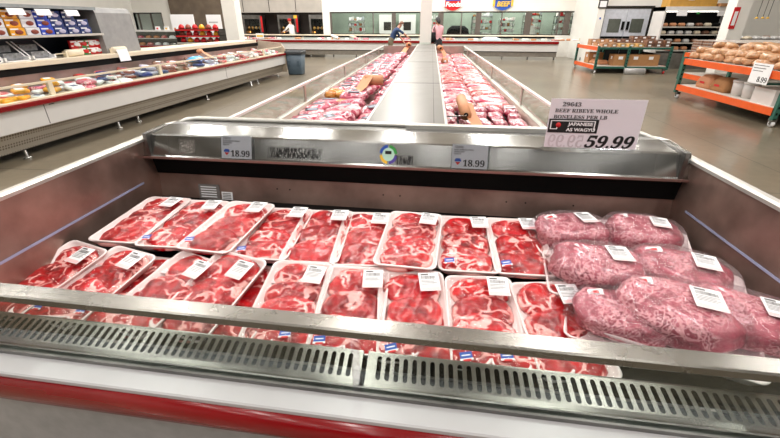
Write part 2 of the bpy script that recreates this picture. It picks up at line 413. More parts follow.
# double swing door
DY = 19.6
dx0, dx1 = atY(604, 20, DY).x, atY(649, 20, DY).x
wd = MB()
wd.box((dx0 - 3.5, DY + .05, 2.36), (17, DY + .2, 7.5), WALLM); wd.box((dx1 + .12, DY + .05, 0), (17, DY + .2, 2.36), WALLM)
struct(MB().box((dx0 - .3, DY + .05, 0), (dx0 - .12, DY + 3.2, 7.5), WALLM).build('wall_return'))
struct(MB().box((dx1 + .12, DY + .05, 0), (17, DY + .2, 7.5), WALLM).box((dx0 - .12, DY + .05, 2.16), (dx1 + .12, DY + .2, 7.5), WALLM).build('wall_right_rear'))
df = MB()
df.box((dx0 - .12, DY, 2.1), (dx1 + .12, DY + .16, 2.2), DARK); df.box((dx1 + .02, DY, 0), (dx1 + .12, DY + .16, 2.1), DARK)
df.box((dx0 - .1, DY, 0), (dx0 - .02, DY + .16, 2.1), DARK)
d = struct(MB().box((dx0, DY + .02, .02), ((dx0 + dx1) / 2 - .01, DY + .07, 2.1), mat('pale_door', (214, 218, 228), .4)).build('door_1'))
df.build('door_frame', d)
mx_ = (dx0 + dx1) / 2
MB().box((mx_ + .01, DY + .02, .02), (dx1, DY + .07, 2.1), mat('pale_door', (214, 218, 228), .4)).build('door_leaf', d)
for a, b in ((dx0, mx_ - .01), (mx_ + .01, dx1)):
    MB().box((a + .2, DY + .005, 1.2), (b - .2, DY + .02, 1.72), mat('door_window', (96, 100, 92), .15)).build('door_window', d)
    MB().box((a, DY + .0, .02), (b, DY + .02, 1.05), BLACK).build('kick_plate', d)
for s in (-1, 1): MB().box((mx_ + s * .1 - .05, DY - .03, 1.3), (mx_ + s * .1 + .05, DY + .01, 1.62), BLACK, M=None).build('door_handle', d)
pl = MB().box((dx0 - .42, DY - .3, 0), (dx0 - .14, DY - .02, 7.5), WALLM)
struct(pl.build('trim_3'))
e = tag(MB().box((dx0 - .46, DY - .33, 2.1), (dx0 - .1, DY - .3, 2.42), DARK).box((dx0 - .41, DY - .335, 2.15), (dx0 - .15, DY - .33, 2.37), PAPER).build('wall_sign'), 'small dark-framed square sign above the pillar left of the double door', 'sign')
tag(MB().box((dx0 - .31, DY - .31, 1.7), (dx0 - .25, DY - .30, 1.77), BLUE).build('wall_sticker'), 'small blue sticker on the pillar left of the double door', 'sticker')
nb = MB().box((dx1 + .55, DY + .03, 1.45), (dx1 + 1.2, DY + .051, 1.85), PAPER)
for k in range(6): nb.box((dx1 + .58 + k * .1, DY + .02, 1.5), (dx1 + .65 + k * .1, DY + .03, 1.8), mat('faded_print', (226, 214, 170), .6))
tag(nb.build('notice_board'), 'white notice board with pale yellow columns right of the double door', 'notice board')
tag(MB().box((dx1 + .02 + .2, DY - .03, 1.45), (dx1 + .3, DY + .05, 1.6), DARK).build('wall_switch'), 'small grey switch box beside the double door frame', 'switch')
# columns
def column(x, y, w, name='column'):
    return struct(MB().box((x - w / 2, y - w / 2, 0), (x + w / 2, y + w / 2, 7.5), WALLM).build(name, bevel=.01))
c = atY(425.3, 42, 14.2); column(c.x, 14.2, .36, 'trim_4')
c = atY(236.5, 42, 15.0); column(c.x, 15.0, .46, 'trim_5')
c = atY(728, 40, 15.2); column(c.x + .12, 15.4, .46, 'trim_6')
# ------------------------------------------------ signs over the window
def shield(px, base, top, lbl, word, wm, sz):
    p = atY(px, 4, WY - .07 * 2 - .2); x = p.x; y = WY - .07 * x - .06; z0 = 2.18
    e = empty('meat_sign', (x, y, z0), 0, lbl, 'sign')
    w = .44
    pts = [(-w, .55), (-w, .16), (-w * .8, .06), (-.2, -.02), (0, -.07), (.2, -.02), (w * .8, .06), (w, .16), (w, .55)]
    n = len(pts)
    MB().add([(a, -.03, b) for a, b in pts] + [(a, 0, b) for a, b in pts], [tuple(range(n))] + [(i, n + i, n + (i + 1) % n, (i + 1) % n) for i in range(n)], base).build('shield', e)
    MB().box((-w * .8, -.045, .38), (w * .8, -.03, .85), top).build('top_panel', e)
    for s in (-1, 1): MB().box((s * w - .05, -.04, .12), (s * w + .05, -.02, .5), wm if wm is YEL else PAPER).build('side_ribbon', e)
    text('lettering', word, sz, wm, e, (0, -.05, .12), shear=.2, offset=.01, align='CENTER')
shield(453, REDP, BLUE, 'red shield sign with white lettering and blue top on the white wall', 'Foods', PAPER, .3)
shield(503, BLUE, BLUE, 'blue shield sign reading beef in yellow on the white wall', 'BEEF', YEL, .3)
# ------------------------------------------------ ovens in the bay
OVD = mat('oven_dark', (34, 28, 26), .4, .3)
MB_ = MB().box((BA, WY + .9, 0), (-5.7, WY + 1.0, 2.1), mat('bay_back', (58, 48, 44), .6), sh=shw)
struct(MB_.build('wall_oven_bay'))
lamp = mat('oven_glow', (255, 170, 90), .5, emis=4)
for i, (px, lb) in enumerate(((251, 'steel rotisserie oven just right of the left white column'), (287, 'steel rotisserie oven behind the worker in the red hairnet'), (319, 'steel rotisserie oven at the right end of the oven bay'))):
    p = atY(px, 30, WY + .45); e = empty('rotisserie_oven', (p.x, WY - .07 * p.x + .05, 0), 0, lb, 'oven', 'rotisserie ovens in the bay')
    f = MB(); w = .52
    f.box((-w, 0, 0), (w, .7, .95), STEELD); f.box((-w, 0, 1.75), (w, .7, 1.95), STEELD)
    f.box((-w, 0, .95), (-w + .1, .7, 1.75), STEELD); f.box((w - .1, 0, .95), (w, .7, 1.75), STEELD); f.box((-w, .6, .95), (w, .7, 1.75), OVD)
    f.build('housing', e)
    MB().box((-w + .1, .02, 1.0), (w - .1, .03, 1.75), GLASS).build('door_glass', e)
    MB().tube([(-w + .1, .3, 1.3), (w - .1, .3, 1.3)], .02, STEEL).build('spit', e)
    for k in range(4):
        MB().loft([[(-.33 + k * .21 + .07 * math.cos(a) * s, .3 + .08 * math.sin(a) * s, 1.3 + dz) for a in [2 * PI * j / 8 for j in range(8)]] for dz, s in ((-.08, .4), (-.04, .9), (.03, 1), (.08, .5))], CHICK).build('roasting_chicken', e)
    MB().loft([[(-w + .16 + .03 * math.cos(a), .45 + .03 * math.sin(a), z) for a in [2 * PI * j / 8 for j in range(8)]] for z in (1.05, 1.13)], lamp).build('oven_lamp', e)
    MB().box((w - .02, -.02, 1.1), (w + .08, .02, 1.9), REDP).build('control_strip', e)
    if i == 1: MB().box((w - .12, -.05, 1.78), (w + .06, .0, 1.93), YEL).build('beacon', e)

# ================================================================= far service counter
CYF = 20.95
fc = empty('service_counter', (0, 0, 0), 0, 'long white service counter with red stripe along the back wall', 'counter')
x0, x1 = -12.5, 5.9
MB().box((x0, CYF + .05, .36), (x1, CYF + .3, .70), WHITE, sh=shw).build('front_panel', fc)
MB().box((x0, CYF - .02, .69), (x1, CYF + .05, .79), RED, sh=shw).build('bumper', fc)
MB().box((x0, CYF + .12, .13), (x1, CYF + .3, .36), mat('counter_kick', (150, 144, 136), .35, .6), sh=shw).build('kick_panel', fc)
MB().box((x0, CYF + .1, .33), (x1, CYF + .13, .37), BLACK, sh=shw).build('black_strip', fc)  # black strip along the top of the kick panel
for k in range(17):
    x = x0 + .6 + k * 1.18
    MB().box((x, CYF + .16, 0), (x + .06, CYF + .22, .13), STEELD, sh=shw).build('foot', fc)
MB().box((x0, CYF, .79), (x1, CYF + .9, .82), WHITE, sh=shw).build('deck', fc)
MB().box((x0, CYF + .9, .3), (x1, CYF + 1.25, .98), WHITE, sh=shw).build('back_cabinet', fc)
MB().box((x0, CYF + .8, .98), (x1, CYF + 1.3, 1.02), CREAM, sh=shw).build('top_ledge', fc)
MB().box((x0, CYF + .86, .90), (x1, CYF + .89, .97), BLACK, sh=shw).build('air_slot', fc)
g = MB()
g.box((x0, CYF + .03, .82), (x1, CYF + .04, .93), GLASS, sh=shw)
g.build('front_glass', fc)
for k in range(14):
    x = x0 + .4 + k * 1.45
    MB().box((x, CYF + .02, .82), (x + .04, CYF + .05, .94), CREAM, sh=shw).build('glass_post', fc)
for k in range(46):
    x = random.uniform(-9.8, 7.2)
    s = random.uniform(.08, .15)
    o = MB().loft([rr(2 * s, s * 1.3, 0, s * .3), rr(2.1 * s, s * 1.4, .04, s * .3), rr(1.8 * s, s * 1.1, random.uniform(.06, .1), s * .3)], random.choice([RIBS, PAPER, TRAYW, PORK, KRAFT])).build('counter_pack', None, shw(x, CYF + random.uniform(.25, .7), .82), (0, 0, random.uniform(-.4, .4)))
    tag(o, 'small wrapped pack lying in the far red-striped service counter', 'package', 'packs in the far counter')
for px, lb in ((247, 'yellow and white price card on the far counter beside the left column'),):
    p = atY(px + 6, 38, 20.6)
    e = empty('price_card', (p.x, 20.6 - .07 * p.x + .9, .96), 0, lb, 'price card')
    e.location = (p.x, 20.9 - .07 * p.x, .87)
    MB().box((-.2, 0, 0), (.2, .01, .22), PAPER).build('card', e); MB().box((-.16, -.005, .06), (.16, 0, .14), YEL).build('yellow_band', e)
for px, lb, m in ((333, 'leaning white paper roll holder on the far counter', PAPER), (352, 'pale roll of wrap on the far counter', CREAM)):
    p = atY(px, 38, 21.3)
    tag(MB().tube([(-.2, 0, .1), (.15, 0, -.02)], .05, m).build('wrap_roll', None, (p.x, shw(p.x, CYF + .5, 0)[1], .86 + .05)), lb, 'roll')
tag(MB().loft([rr(.9, .4, 0, .08), rr(.85, .36, .08, .08), rr(.5, .2, .14, .05)], mat('ice_blue_bag', (214, 226, 244), .3)).build('bagged_ice', None, shw(atY(490, 40, 21.3).x, CYF + .45, .82)), 'pale blue bagged heap in the far counter right of the woman', 'bag')
# ================================================================= foreground refrigerated case
XL, XR = -1.64, 1.31; XM = (XL + XR) / 2
case = empty('display_case', (0, 0, 0), 0, 'open steel refrigerated case in front, full of steak trays, with red bumper', 'display case')
def zd(y): return .575 + .045 * (y - .96)          # the deck climbs gently to the back
E0, E1 = XL - .042, XR + .042
MB().prism([(.70, .08), (.74, .08), (.74, .56), (.70, .56)], E0, E1, GREYP, sh).build('lower_panel', case)
# bumper: bulging red extrusion
bp = []
for i in range(13):
    a = -PI / 2 + PI * i / 12
    bp.append((.705 - .032 * math.cos(a), .590 + .046 * math.sin(a)))
bp += [(.74, .636), (.74, .544)]
MB().prism(bp, E0, E1, RED, sh, True).build('bumper', case)
MB().prism([(.70, .636), (.70, .648), (.705, .652), (.79, .648), (.79, .60), (.74, .60), (.74, .636)], E0, E1, mat('grey_white_ledge', (192, 190, 192), .3, 0, .04), sh).build('front_ledge', case)
MB().prism([(.772, .648), (.772, .662), (.778, .664), (.778, .652), (.792, .652), (.792, .664), (.80, .662), (.80, .648)], XL, XR, STEELD, sh).build('glass_channel', case)
for a, b in ((XL + .01, XM - .012), (XM + .012, XR - .01)):
    MB().box((a, .781, .653), (b, .789, .878), GLASS, sh=sh).build('front_glass', case)
MB().box((XM - .010, .778, .652), (XM + .010, .793, .876), ACRYL, sh=sh).build('glass_joint', case)
MB().prism([(.757, .880), (.762, .874), (.81, .874), (.815, .880), (.815, .898), (.81, .902), (.762, .902), (.757, .898)], XL, XR, steel('rail_steel', (150, 147, 141), .24, (.6, 40, 40), .2, .3), sh).build('top_rail', case)
# air return grilles: real slots
def grille(a, b):
    n = int((b - a - .05) / .0277); w = (b - a - .05) / n; mb = MB(); t = .003
    def P(x, s): return sh(x, .825 + s * .135, .603 + s * .03)      # s: 0 front .. 1 back
    SL = .0074; s0, s1 = .34, .93
    for i in range(n):
        c = a + .025 + w * (i + .5)
        hole = []; outer = []
        yr = SL / .135
        for k in range(8):
            th = PI * k / 7
            hole.append((c + SL * math.cos(th), s1 - yr + yr * math.sin(th)))
        for k in range(8):
            th = PI + PI * k / 7
            hole.append((c + SL * math.cos(th), s0 + yr + yr * math.sin(th)))
        x0, x1 = c - w / 2, c + w / 2
        outer = [(x1, s1 - yr), (x1, 1.0), (c + w * .3, 1), (c + w * .1, 1), (c - w * .1, 1), (c - w * .3, 1), (x0, 1), (x0, s1 - yr),
                 (x0, s0 + yr), (x0, .3), (c - w * .3, .3), (c - w * .1, .3), (c + w * .1, .3), (c + w * .3, .3), (x1, .3), (x1, s0 + yr)]
        vs = [P(*p) for p in outer] + [P(*p) for p in hole] + [(P(*p)[0], P(*p)[1], P(*p)[2] - t) for p in hole]
        fs = [(k, (k + 1) % 16, 16 + (k + 1) % 16, 16 + k) for k in range(16)] + [(16 + k, 16 + (k + 1) % 16, 32 + (k + 1) % 16, 32 + k) for k in range(16)]
        mb.add(vs, fs, GRILL)
    for x0, x1 in ((a, a + .025), (b - .025, b)):
        mb.add([P(x0, .3), P(x1, .3), P(x1, 1), P(x0, 1)], [(0, 1, 2, 3)], GRILL)
    # front lip and back flange
    prof = [(.800, .56), (.803, .603), (.812, .615), (.825 + .3 * .135, .603 + .009), (.825 + .3 * .135, .600), (.815, .603), (.808, .596), (.806, .56)]
    mb.prism(prof, a, b, GRILL, sh)
    y1, z1 = .96, .633
    mb.prism([(y1, z1), (y1 + .006, z1), (y1 + .006, .56), (y1, .56)], a, b, GRILL, sh)
    o = mb.build('air_grille', case)
    MB().box((a, .83, .54), (b, .955, .55), BLACK, sh=sh).build('duct_floor', o)
GRILL = steel('grille_steel', (132, 130, 124), .22, (1, 50, 50), .3, .45)
grille(XL + .01, XM - .008); grille(XM + .008, XR - .01)
MB().box((XL, .74, .52), (XR, .96, .54), BLACK, sh=sh).build('duct', case)
MB().prism([(.97, zd(.97) - .012), (2.2, zd(2.2) - .012), (2.2, zd(2.2) - .03), (.97, zd(.97) - .03)], XL, XR, BLACK, sh).build('deck', case)
# rear wall, black air discharge, overhanging canopy
MB().prism([(2.10, .56), (2.13, .765), (2.15, .765), (2.15, .56)], XL, XR, STEELV, sh).build('rear_panel', case)
MB().prism([(2.12, .765), (2.10, .884), (2.20, .884), (2.20, .765)], XL, XR, BLACK, sh).build('air_discharge', case)
def shc(x, y, z): return (x, y - .045 * x, z)
cp = [(2.055, .885), (2.05, .891), (2.05, .898), (2.062, .904), (2.092, 1.012), (2.10, 1.020), (2.30, 1.030), (2.30, .885)]
can = MB().prism(cp, XL, XR, steel('canopy_steel', (176, 176, 174), .16, (5, .3, .3), .3, .3), shc).build('canopy', case)
MB().prism([(2.046, .885), (2.046, .897), (2.056, .899), (2.056, .885)], XL, XR, mat('bumper_strip_pinkish', (150, 116, 108), .4, .5), shc).build('edge_strip', can)
for x in (XL + .16, XR - .16): MB().prism([(2.0615, .906), (2.0905, 1.011), (2.0925, 1.011), (2.0635, .906)], x, x + .0015, STEELD, shc).build('seam', can)
for s, x in ((-1, XL + .03), (1, XR - .05)):
    MB().box((x, 2.052, .90), (x + .02, 2.3, 1.03), STEELD, sh=shc).build('end_cap', can)
# rounded glass-edge trim behind the canopy
MB().tube([Vector(shc(XL + .07, 2.36, 1.02)), Vector(shc(XL + .10, 2.40, 1.035)), Vector(shc(XL + .16, 2.42, 1.04)), Vector(shc(XR - .16, 2.42, 1.04)), Vector(shc(XR - .10, 2.40, 1.035)), Vector(shc(XR - .05, 2.32, 1.02))], .014, ALU).build('rear_trim', case)
MB().box((XL + .05, 2.30, 1.0), (XR - .05, 2.42, 1.03), PANEL, sh=shc).build('rear_shelf', case)
MB().box((-.12, 2.37, 1.03), (.86, 2.405, 1.052), ALU, sh=shc).build('joint_rail', case)
MB().box((XL, 2.25, .08), (XR, 2.44, 1.0), WHITE, sh=shc).build('rear_cabinet', case)
# end walls with pale cap rails, rounded near the back corner
for s, X, nm in ((-1, XL, 'left'), (1, XR, 'right')):
    o0 = X + s * .042
    a, b = sorted((X, X + s * .012)); a2, b2 = sorted((X + s * .012, o0))
    MB().box((a, .80, .54), (b, 2.36, .985), STEELV, sh=shc).build('end_wall', case)
    MB().box((a2, .74, .08), (b2, 2.36, .985), WHITE, sh=shc).build('end_panel', case)
    pf = [(X - s * .006, .975), (X - s * .006, .990), (X + s * .004, .998), (X + s * .032, .998), (X + s * .044, .990), (X + s * .044, .975)]
    MB().prismy(pf, .775, 2.33, ALU, shc).build('cap_rail', case)
    MB().tube([Vector(shc(X + s * .03, 2.30, .985)), Vector(shc(X + s * .026, 2.36, .988)), Vector(shc(X + s * .0, 2.41, .99)), Vector(shc(X - s * .06, 2.44, .99))], .03, ALU).build('corner_cap', case)
    MB().box((X - s * .004 - .001, 1.0, .747), (X - s * .004 + .001, 1.99, .758), mat('load_line_strip', (176, 180, 214), .4), sh=shc).build('load_line', case)
# bolt holes on the rear panel
hl = MB()
for px in (275, 288, 383, 400, 506, 525, 572):
    r = ray(px, 196); t = 2.12 / r.y; x = r.x * t
    y = 2.120 - K * x
    hl.loft([[(x + .004 * math.cos(a), y - .003, .70 + .004 * math.sin(a)) for a in [2 * PI * j / 8 for j in range(8)]], [(x + .004 * math.cos(a), y + .004, .70 + .004 * math.sin(a)) for a in [2 * PI * j / 8 for j in range(8)]]], BLACK)
hl.build('bolt_holes', case)
# black smudges where labels were peeled off the canopy face
def face_quad(name, x0, x1, s0, s1, m, parent, nx=12, ny=6):
    vs = []; fs = []; rim = []
    for j in range(ny + 1):
        for i in range(nx + 1):
            x = x0 + (x1 - x0) * i / nx; s = s0 + (s1 - s0) * j / ny
            vs.append(shc(x, 2.062 + .030 * s - .0015, .904 + .108 * s))
            rim.append(max(abs(2 * i / nx - 1) ** 4, abs(2 * j / ny - 1) ** 3))
    for j in range(ny):
        for i in range(nx): fs.append((j * (nx + 1) + i, j * (nx + 1) + i + 1, (j + 1) * (nx + 1) + i + 1, (j + 1) * (nx + 1) + i))
    mb = MB().add(vs, fs, m); o = mb.build(name, parent); set_rim(o.data, rim); return o
def xat(px, y=2.07, z=.96):
    r = ray(px, 150); return atz(px, 152, z).x
face_quad('adhesive_residue', xat(263), xat(322), .08, .68, RESID, can)
face_quad('adhesive_residue', xat(396), xat(414), .02, .5, RESID, can)
face_quad('scuff_marks', xat(165), xat(185), .1, .9, SCUFF, can)
# round multicoloured sticker with four arcs and a dark icon
cx = xat(389); e = empty('round_sticker', (0, 0, 0)); e.parent = can
def fpt(x, s, d): return shc(x, 2.062 + .030 * s - d, .904 + .108 * s)
ar = MB()
for q, m in enumerate((GREEN, BLUE, YEL, mat('purple_print', (84, 70, 160), .5))):
    vs = []
    for k in range(9):
        a = PI / 2 * q + PI / 2 * k / 9.5 + .1
        for rr_ in (.048, .033): vs.append(fpt(cx + rr_ * math.cos(a), .5 + rr_ * math.sin(a) / .104, .003))
    ar.add(vs, [(2 * k, 2 * k + 2, 2 * k + 3, 2 * k + 1) for k in range(8)], m)
vs = [fpt(cx + .034 * math.cos(2 * PI * k / 24), .5 + .034 * math.sin(2 * PI * k / 24) / .104, .0025) for k in range(24)]
ar.add(vs, [tuple(range(24))], mat('mint_print', (190, 232, 214), .5))
vs = [fpt(cx + x, .5 + z / .104, .0035) for x, z in ((-.017, .002), (.017, .002), (.017, .018), (-.017, .018))]
ar.add(vs, [(0, 1, 2, 3)], INK)
ar.build('sticker_print', e)
# grey tags taped on the rear wall
for px0, px1, y0, y1, lb in ((201, 222, 184, 198, 'creased translucent grey tag taped on the rear wall of the case'), (224, 235, 191, 200, 'small white barcode tag on the rear wall of the case')):
    xa = atY(px0, y1, 2.19).x; xb = atY(px1, y1, 2.19).x; z0 = atY(px0, y1, 2.19).z; z1 = atY(px0, y0, 2.19).z
    t = MB(); m = mat('grey_tag', (122, 116, 114), .5) if px0 < 210 else PAPER
    yb = lambda z: 2.10 + .03 * (z - .56) / .205 - .004
    t.add([sh(xa, yb(z0), z0), sh(xb, yb(z0), z0), sh(xb, yb(z1), z1), sh(xa, yb(z1), z1)], [(0, 1, 2, 3)], m)
    for k in range(5):
        f0 = z0 + (z1 - z0) * (.15 + .16 * k); f1 = f0 + (z1 - z0) * .07
        t.add([sh(xa + (xb - xa) * .1, yb(f0) - .001, f0), sh(xa + (xb - xa) * .85, yb(f0) - .001, f0), sh(xa + (xb - xa) * .85, yb(f1) - .001, f1), sh(xa + (xb - xa) * .1, yb(f1) - .001, f1)], [(0, 1, 2, 3)], PAPER if px0 < 210 else GREYINK)
    tag(t.build('shelf_tag'), lb, 'tag')

# ================================================================= price cards
def face_card(pxc, wid, code, lbl, y0s):
    """printed card leaning on the canopy face"""
    x = xat(pxc); c = empty('price_card', shc(x, 2.058, .903), -.045, lbl, 'price card')
    tilt = -math.atan(.030 / .102)
    h = .125
    R = Matrix.Rotation(tilt, 4, 'X')
    f = MB().box((-wid / 2, -.004, 0), (wid / 2, -.002, h), PAPER, M=R).build('card', c)
    s = MB().box((-wid / 2 - .004, -.0055, -.002), (wid / 2 + .01, -.005, h + .003), ACRYL, M=R).build('plastic_sleeve', c)
    rot = (PI / 2 + tilt, 0, 0)
    def at_(u, v): return R @ Vector((u, -.0050, v))
    text('price', serif('18.99'), .047, INK, c, at_(-.035, .012), rot, sx=1.0, offset=.0004)
    text('item_code', serif(code), .016, GREYINK, c, at_(-wid / 2 + .012, .106), rot)
    for k, (w_, tx) in enumerate(((.1, 'BEEF RIBEYE STEAK'), (.09, 'BONELESS'), (.07, 'PER LB'))):
        text('description', serif(tx), .010, GREYINK, c, at_(-wid / 2 + .010, .094 - k * .0105), rot)
    em = MB()
    def q(u0, u1, v0, v1, m, d=0): em.add([R @ Vector((u, -.0052 - d, v)) for u, v in ((u0, v0), (u1, v0), (u1, v1), (u0, v1))], [(0, 1, 2, 3)], m)
    ex = -wid / 2 + .032
    q(ex - .017, ex + .017, .036, .046, BLUE); q(ex - .013, ex + .013, .046, .052, BLUE)
    em.add([R @ Vector((u, -.0052, v)) for u, v in ((ex - .014, .033), (ex, .017), (ex + .014, .033))], [(0, 1, 2)], REDI)
    em.build('grade_emblem', c)
    return c
face_card(230.5, .180, '33673', 'white 18.99 price card at the left of the canopy, beside a smudge', 0)
face_card(468, .185, '33666', 'white 18.99 price card on the canopy right of the round sticker', 0)
# tall acrylic sign
p0 = atz(543, 149, 1.045); p1 = atz(634, 152, 1.045)
d = (p1 - p0); wd_ = d.length; ang = math.atan2(d.y, d.x)
sg = empty('price_sign', p0, ang, 'tall clear acrylic price sign reading 59.99 standing on the canopy', 'price sign')
hh = .240
MB().box((0, 0, 0), (wd_, .003, hh), ACRYL).box((-.0, -.02, -.006), (wd_ + .03, .05, 0), ACRYL).build('acrylic_holder', sg)
MB().box((.0, -.003, .012), (wd_, -.001, hh), mat('lilac_white_paper', (236, 230, 238), .6, 0, .01)).build('paper_sheet', sg)
z = hh / 73.0; ux = wd_ / 595.0
def T(nm, s, u, v, size, m, **k): return text(nm, s, size, m, sg, (u * wd_, -.0045, v * hh), **k)
T('item_code', serif('29643'), .125, .86, .026, mat('charcoal_ink', (70, 66, 68), .6), sx=1.15)
T('product_line', serif('BEEF RIBEYE WHOLE'), .055, .745, .0235, mat('charcoal_ink', (70, 66, 68), .6), sx=1.12)
T('product_line', serif('BONELESS PER LB'), .05, .625, .0235, mat('charcoal_ink', (70, 66, 68), .6), sx=1.12)
MB().box((.005, -.0055, .35 * hh), (.545 * wd_, -.0035, .615 * hh), INK).build('black_banner', sg)
bn = MB()
for a, b, c_, d_ in ((.03, .50, .575, .59), (.50, .512, .41, .59), (.03, .042, .43, .59), (.03, .11, .415, .43), (.10, .112, .43, .47)):
    bn.box((a * wd_, -.0065, c_ * hh), (b * wd_, -.005, d_ * hh), PAPER)
bn.build('banner_outline', sg)
MB().tube([(.117 * wd_, -.005, .50 * hh), (.117 * wd_, -.008, .50 * hh)], .0115, REDI, 16).build('red_dot', sg)
text('banner_text', 'JAPANESE', .021, PAPER, sg, (.225 * wd_, -.0066, .495 * hh), sx=1.2, offset=.0006)
text('banner_text', 'AS WAGYU', .021, PAPER, sg, (.21 * wd_, -.0066, .385 * hh), sx=1.2, offset=.0006)
text('price', serif('59.99'), .079, INK, sg, (.43 * wd_, -.0045, .07 * hh), sx=1.12, shear=.25, offset=.0012)
text('faded_back_print', serif('59.99')[::1], .083, mat('show_through', (214, 204, 212), .7), sg, (.42 * wd_, -.0040, .06 * hh), sx=-.82, shear=-.1)

# ================================================================= packs
def steak_mesh(seed, a=.108, b=.092, h=.024):
    rnd = random.Random(seed); off = Vector((seed * 3.1, seed * 1.7, 0)); nr, nt = 12, 44
    vs = [(0, 0, h)]; rim = [0]
    for i in range(1, nr + 1):
        t = i / nr
        for k in range(nt):
            th = 2 * PI * k / nt; c, s = math.cos(th), math.sin(th)
            e = 1 / ((abs(c) ** 2.6 + abs(s) ** 2.6) ** (1 / 2.6))
            R = e * (1 + .13 * noise.noise(Vector((c, s, 0)) * 1.3 + off) + .05 * noise.noise(Vector((c, s, 0)) * 4 + off))
            x, y = a * R * c * t, b * R * s * t
            z = h * (1 - t ** 7 * .95) + .006 * noise.noise(Vector((x, y, 0)) * 22 + off) * (1 - t ** 8) + .003 * noise.noise(Vector((x, y, 0)) * 60 + off) * (1 - t ** 8)
            vs.append((x, y, max(z, 0))); rim.append(t ** 2.2 * (.85 + .3 * noise.noise(Vector((c, s, 0)) * 1.1 + off * 2)))
    fs = [(0, 1 + k, 1 + (k + 1) % nt) for k in range(nt)]
    for i in range(nr - 1):
        for k in range(nt):
            p = 1 + i * nt; q = p + nt
            fs.append((p + k, q + k, q + (k + 1) % nt, p + (k + 1) % nt))
    fs.append(tuple(1 + (nr - 1) * nt + k for k in range(nt - 1, -1, -1)))
    mb = MB().add(vs, fs, STEAK[seed % 3], True); me = mb.mesh('steak'); set_rim(me, rim); return me
STK = [steak_mesh(i) for i in range(9)]
TL, TW = .435, .262
def tray_mesh(w=TW, l=TL, h=.034, name='foam_tray'):
    mb = MB(); r = .032
    mb.loft([rr(w - .05, l - .05, 0, r * .7), rr(w - .03, l - .03, .004, r), rr(w - .006, l - .006, h - .006, r), rr(w, l, h - .004, r), rr(w, l, h, r), rr(w - .012, l - .012, h + .001, r - .003),
             rr(w - .022, l - .022, h - .008, r - .005), rr(w - .046, l - .046, .008, r * .6)], TRAYW)
    return mb.mesh(name)
TRAY = tray_mesh()
def film_mesh(seed, w=TW - .004, l=TL - .004, z0=.036, h=.022):
    vs = []; fs = []; nx, ny = 18, 34; off = Vector((seed * 2.3, 5, 1))
    for j in range(ny + 1):
        for i in range(nx + 1):
            u, v = 2 * i / nx - 1, 2 * j / ny - 1
            # rounded corners by pulling points in
            k = max(0, abs(u) + abs(v) - 1.72) * .35
            x, y = u * (1 - k) * w / 2, v * (1 - k) * l / 2
            d = (1 - abs(u) ** 5) * (1 - abs(v) ** 8)
            vs.append((x, y, z0 + h * d + .0035 * noise.noise(Vector((x, y, 0)) * 25 + off) * d))
    for j in range(ny):
        for i in range(nx): fs.append((j * (nx + 1) + i, j * (nx + 1) + i + 1, (j + 1) * (nx + 1) + i + 1, (j + 1) * (nx + 1) + i))
    return MB().add(vs, fs, FILM, True).mesh('stretch_film')
FILMS = [film_mesh(i) for i in range(3)]
def label_mesh(w=.078, l=.098, name='price_label'):
    mb = MB(); mb.box((-w / 2, -l / 2, 0), (w / 2, l / 2, .0008), PAPER)
    def q(x0, x1, y0, y1, m): mb.add([(x0, y0, .0014), (x1, y0, .0014), (x1, y1, .0014), (x0, y1, .0014)], [(0, 1, 2, 3)], m)
    q(-.03, .0, l * .36, l * .44, GREYINK)
    x = -.030
    while x < .026:
        b = random.choice((.001, .0016, .0024)); q(x, x + b, l * .14, l * .32, GREYINK); x += b + random.choice((.001, .0018))
    for k in range(4): q(-.032, .03 - .01 * (k % 2), l * (.06 - .075 * k), l * (.085 - .075 * k), GREYINK)
    q(-w / 2 + .002, w / 2 - .002, -l / 2 + .002, -l * .31, PINKINK)
    return mb.mesh(name)
LAB = [label_mesh(), label_mesh()]
def sticker_mesh():
    mb = MB(); mb.box((-.02, -.013, 0), (.02, .013, .0008), BLUE)
    mb.box((-.022, -.017, 0), (.022, -.010, .001), PAPER); mb.box((-.012, -.020, 0), (.014, -.013, .0014), REDI)
    mb.box((-.014, -.001, 0), (.014, .003, .0012), PAPER)
    return mb.mesh('grade_sticker')
STI = sticker_mesh()
def make_pack(i):
    r = random.Random(i * 11 + 3); e = empty('steak_pack')
    link('foam_tray', TRAY, e)
    n = 3 if i % 3 else 4
    for k in range(n):
        y = -.128 + .256 * k / (n - 1) if n == 3 else -.138 + .092 * k * 1.0
        o = link('steak', STK[(i * 2 + k * 2) % 9], e, (r.uniform(-.008, .008), y + r.uniform(-.006, .006), .013), (math.radians(3.5 if n == 3 else 5), 0, r.choice((0, PI)) + r.uniform(-.25, .25)))
        if o.rotation_euler[2] > 1.6: o.rotation_euler[0] *= -1
        o.scale = (1.04, .96 if n == 3 else .80, 1)
    link('stretch_film', FILMS[i % 3], e)
    link('price_label', LAB[i % 2], e, (.060 + r.uniform(-.012, .012), .126 + r.uniform(-.01, .015), .0605), (0, 0, r.uniform(-.1, .1)))
    if r.random() < .75: link('grade_sticker', STI, e, (-.082, -.175 + r.uniform(-.006, .006), .052), (.12, -.1, r.uniform(-.1, .2)))
    return e
PROTO = [make_pack(i) for i in range(6)]
used = set()
def new_pack(i):
    i %= 6
    if i in used: return copy_tree(PROTO[i])
    used.add(i); return PROTO[i]
SLOPE = math.atan(.045)
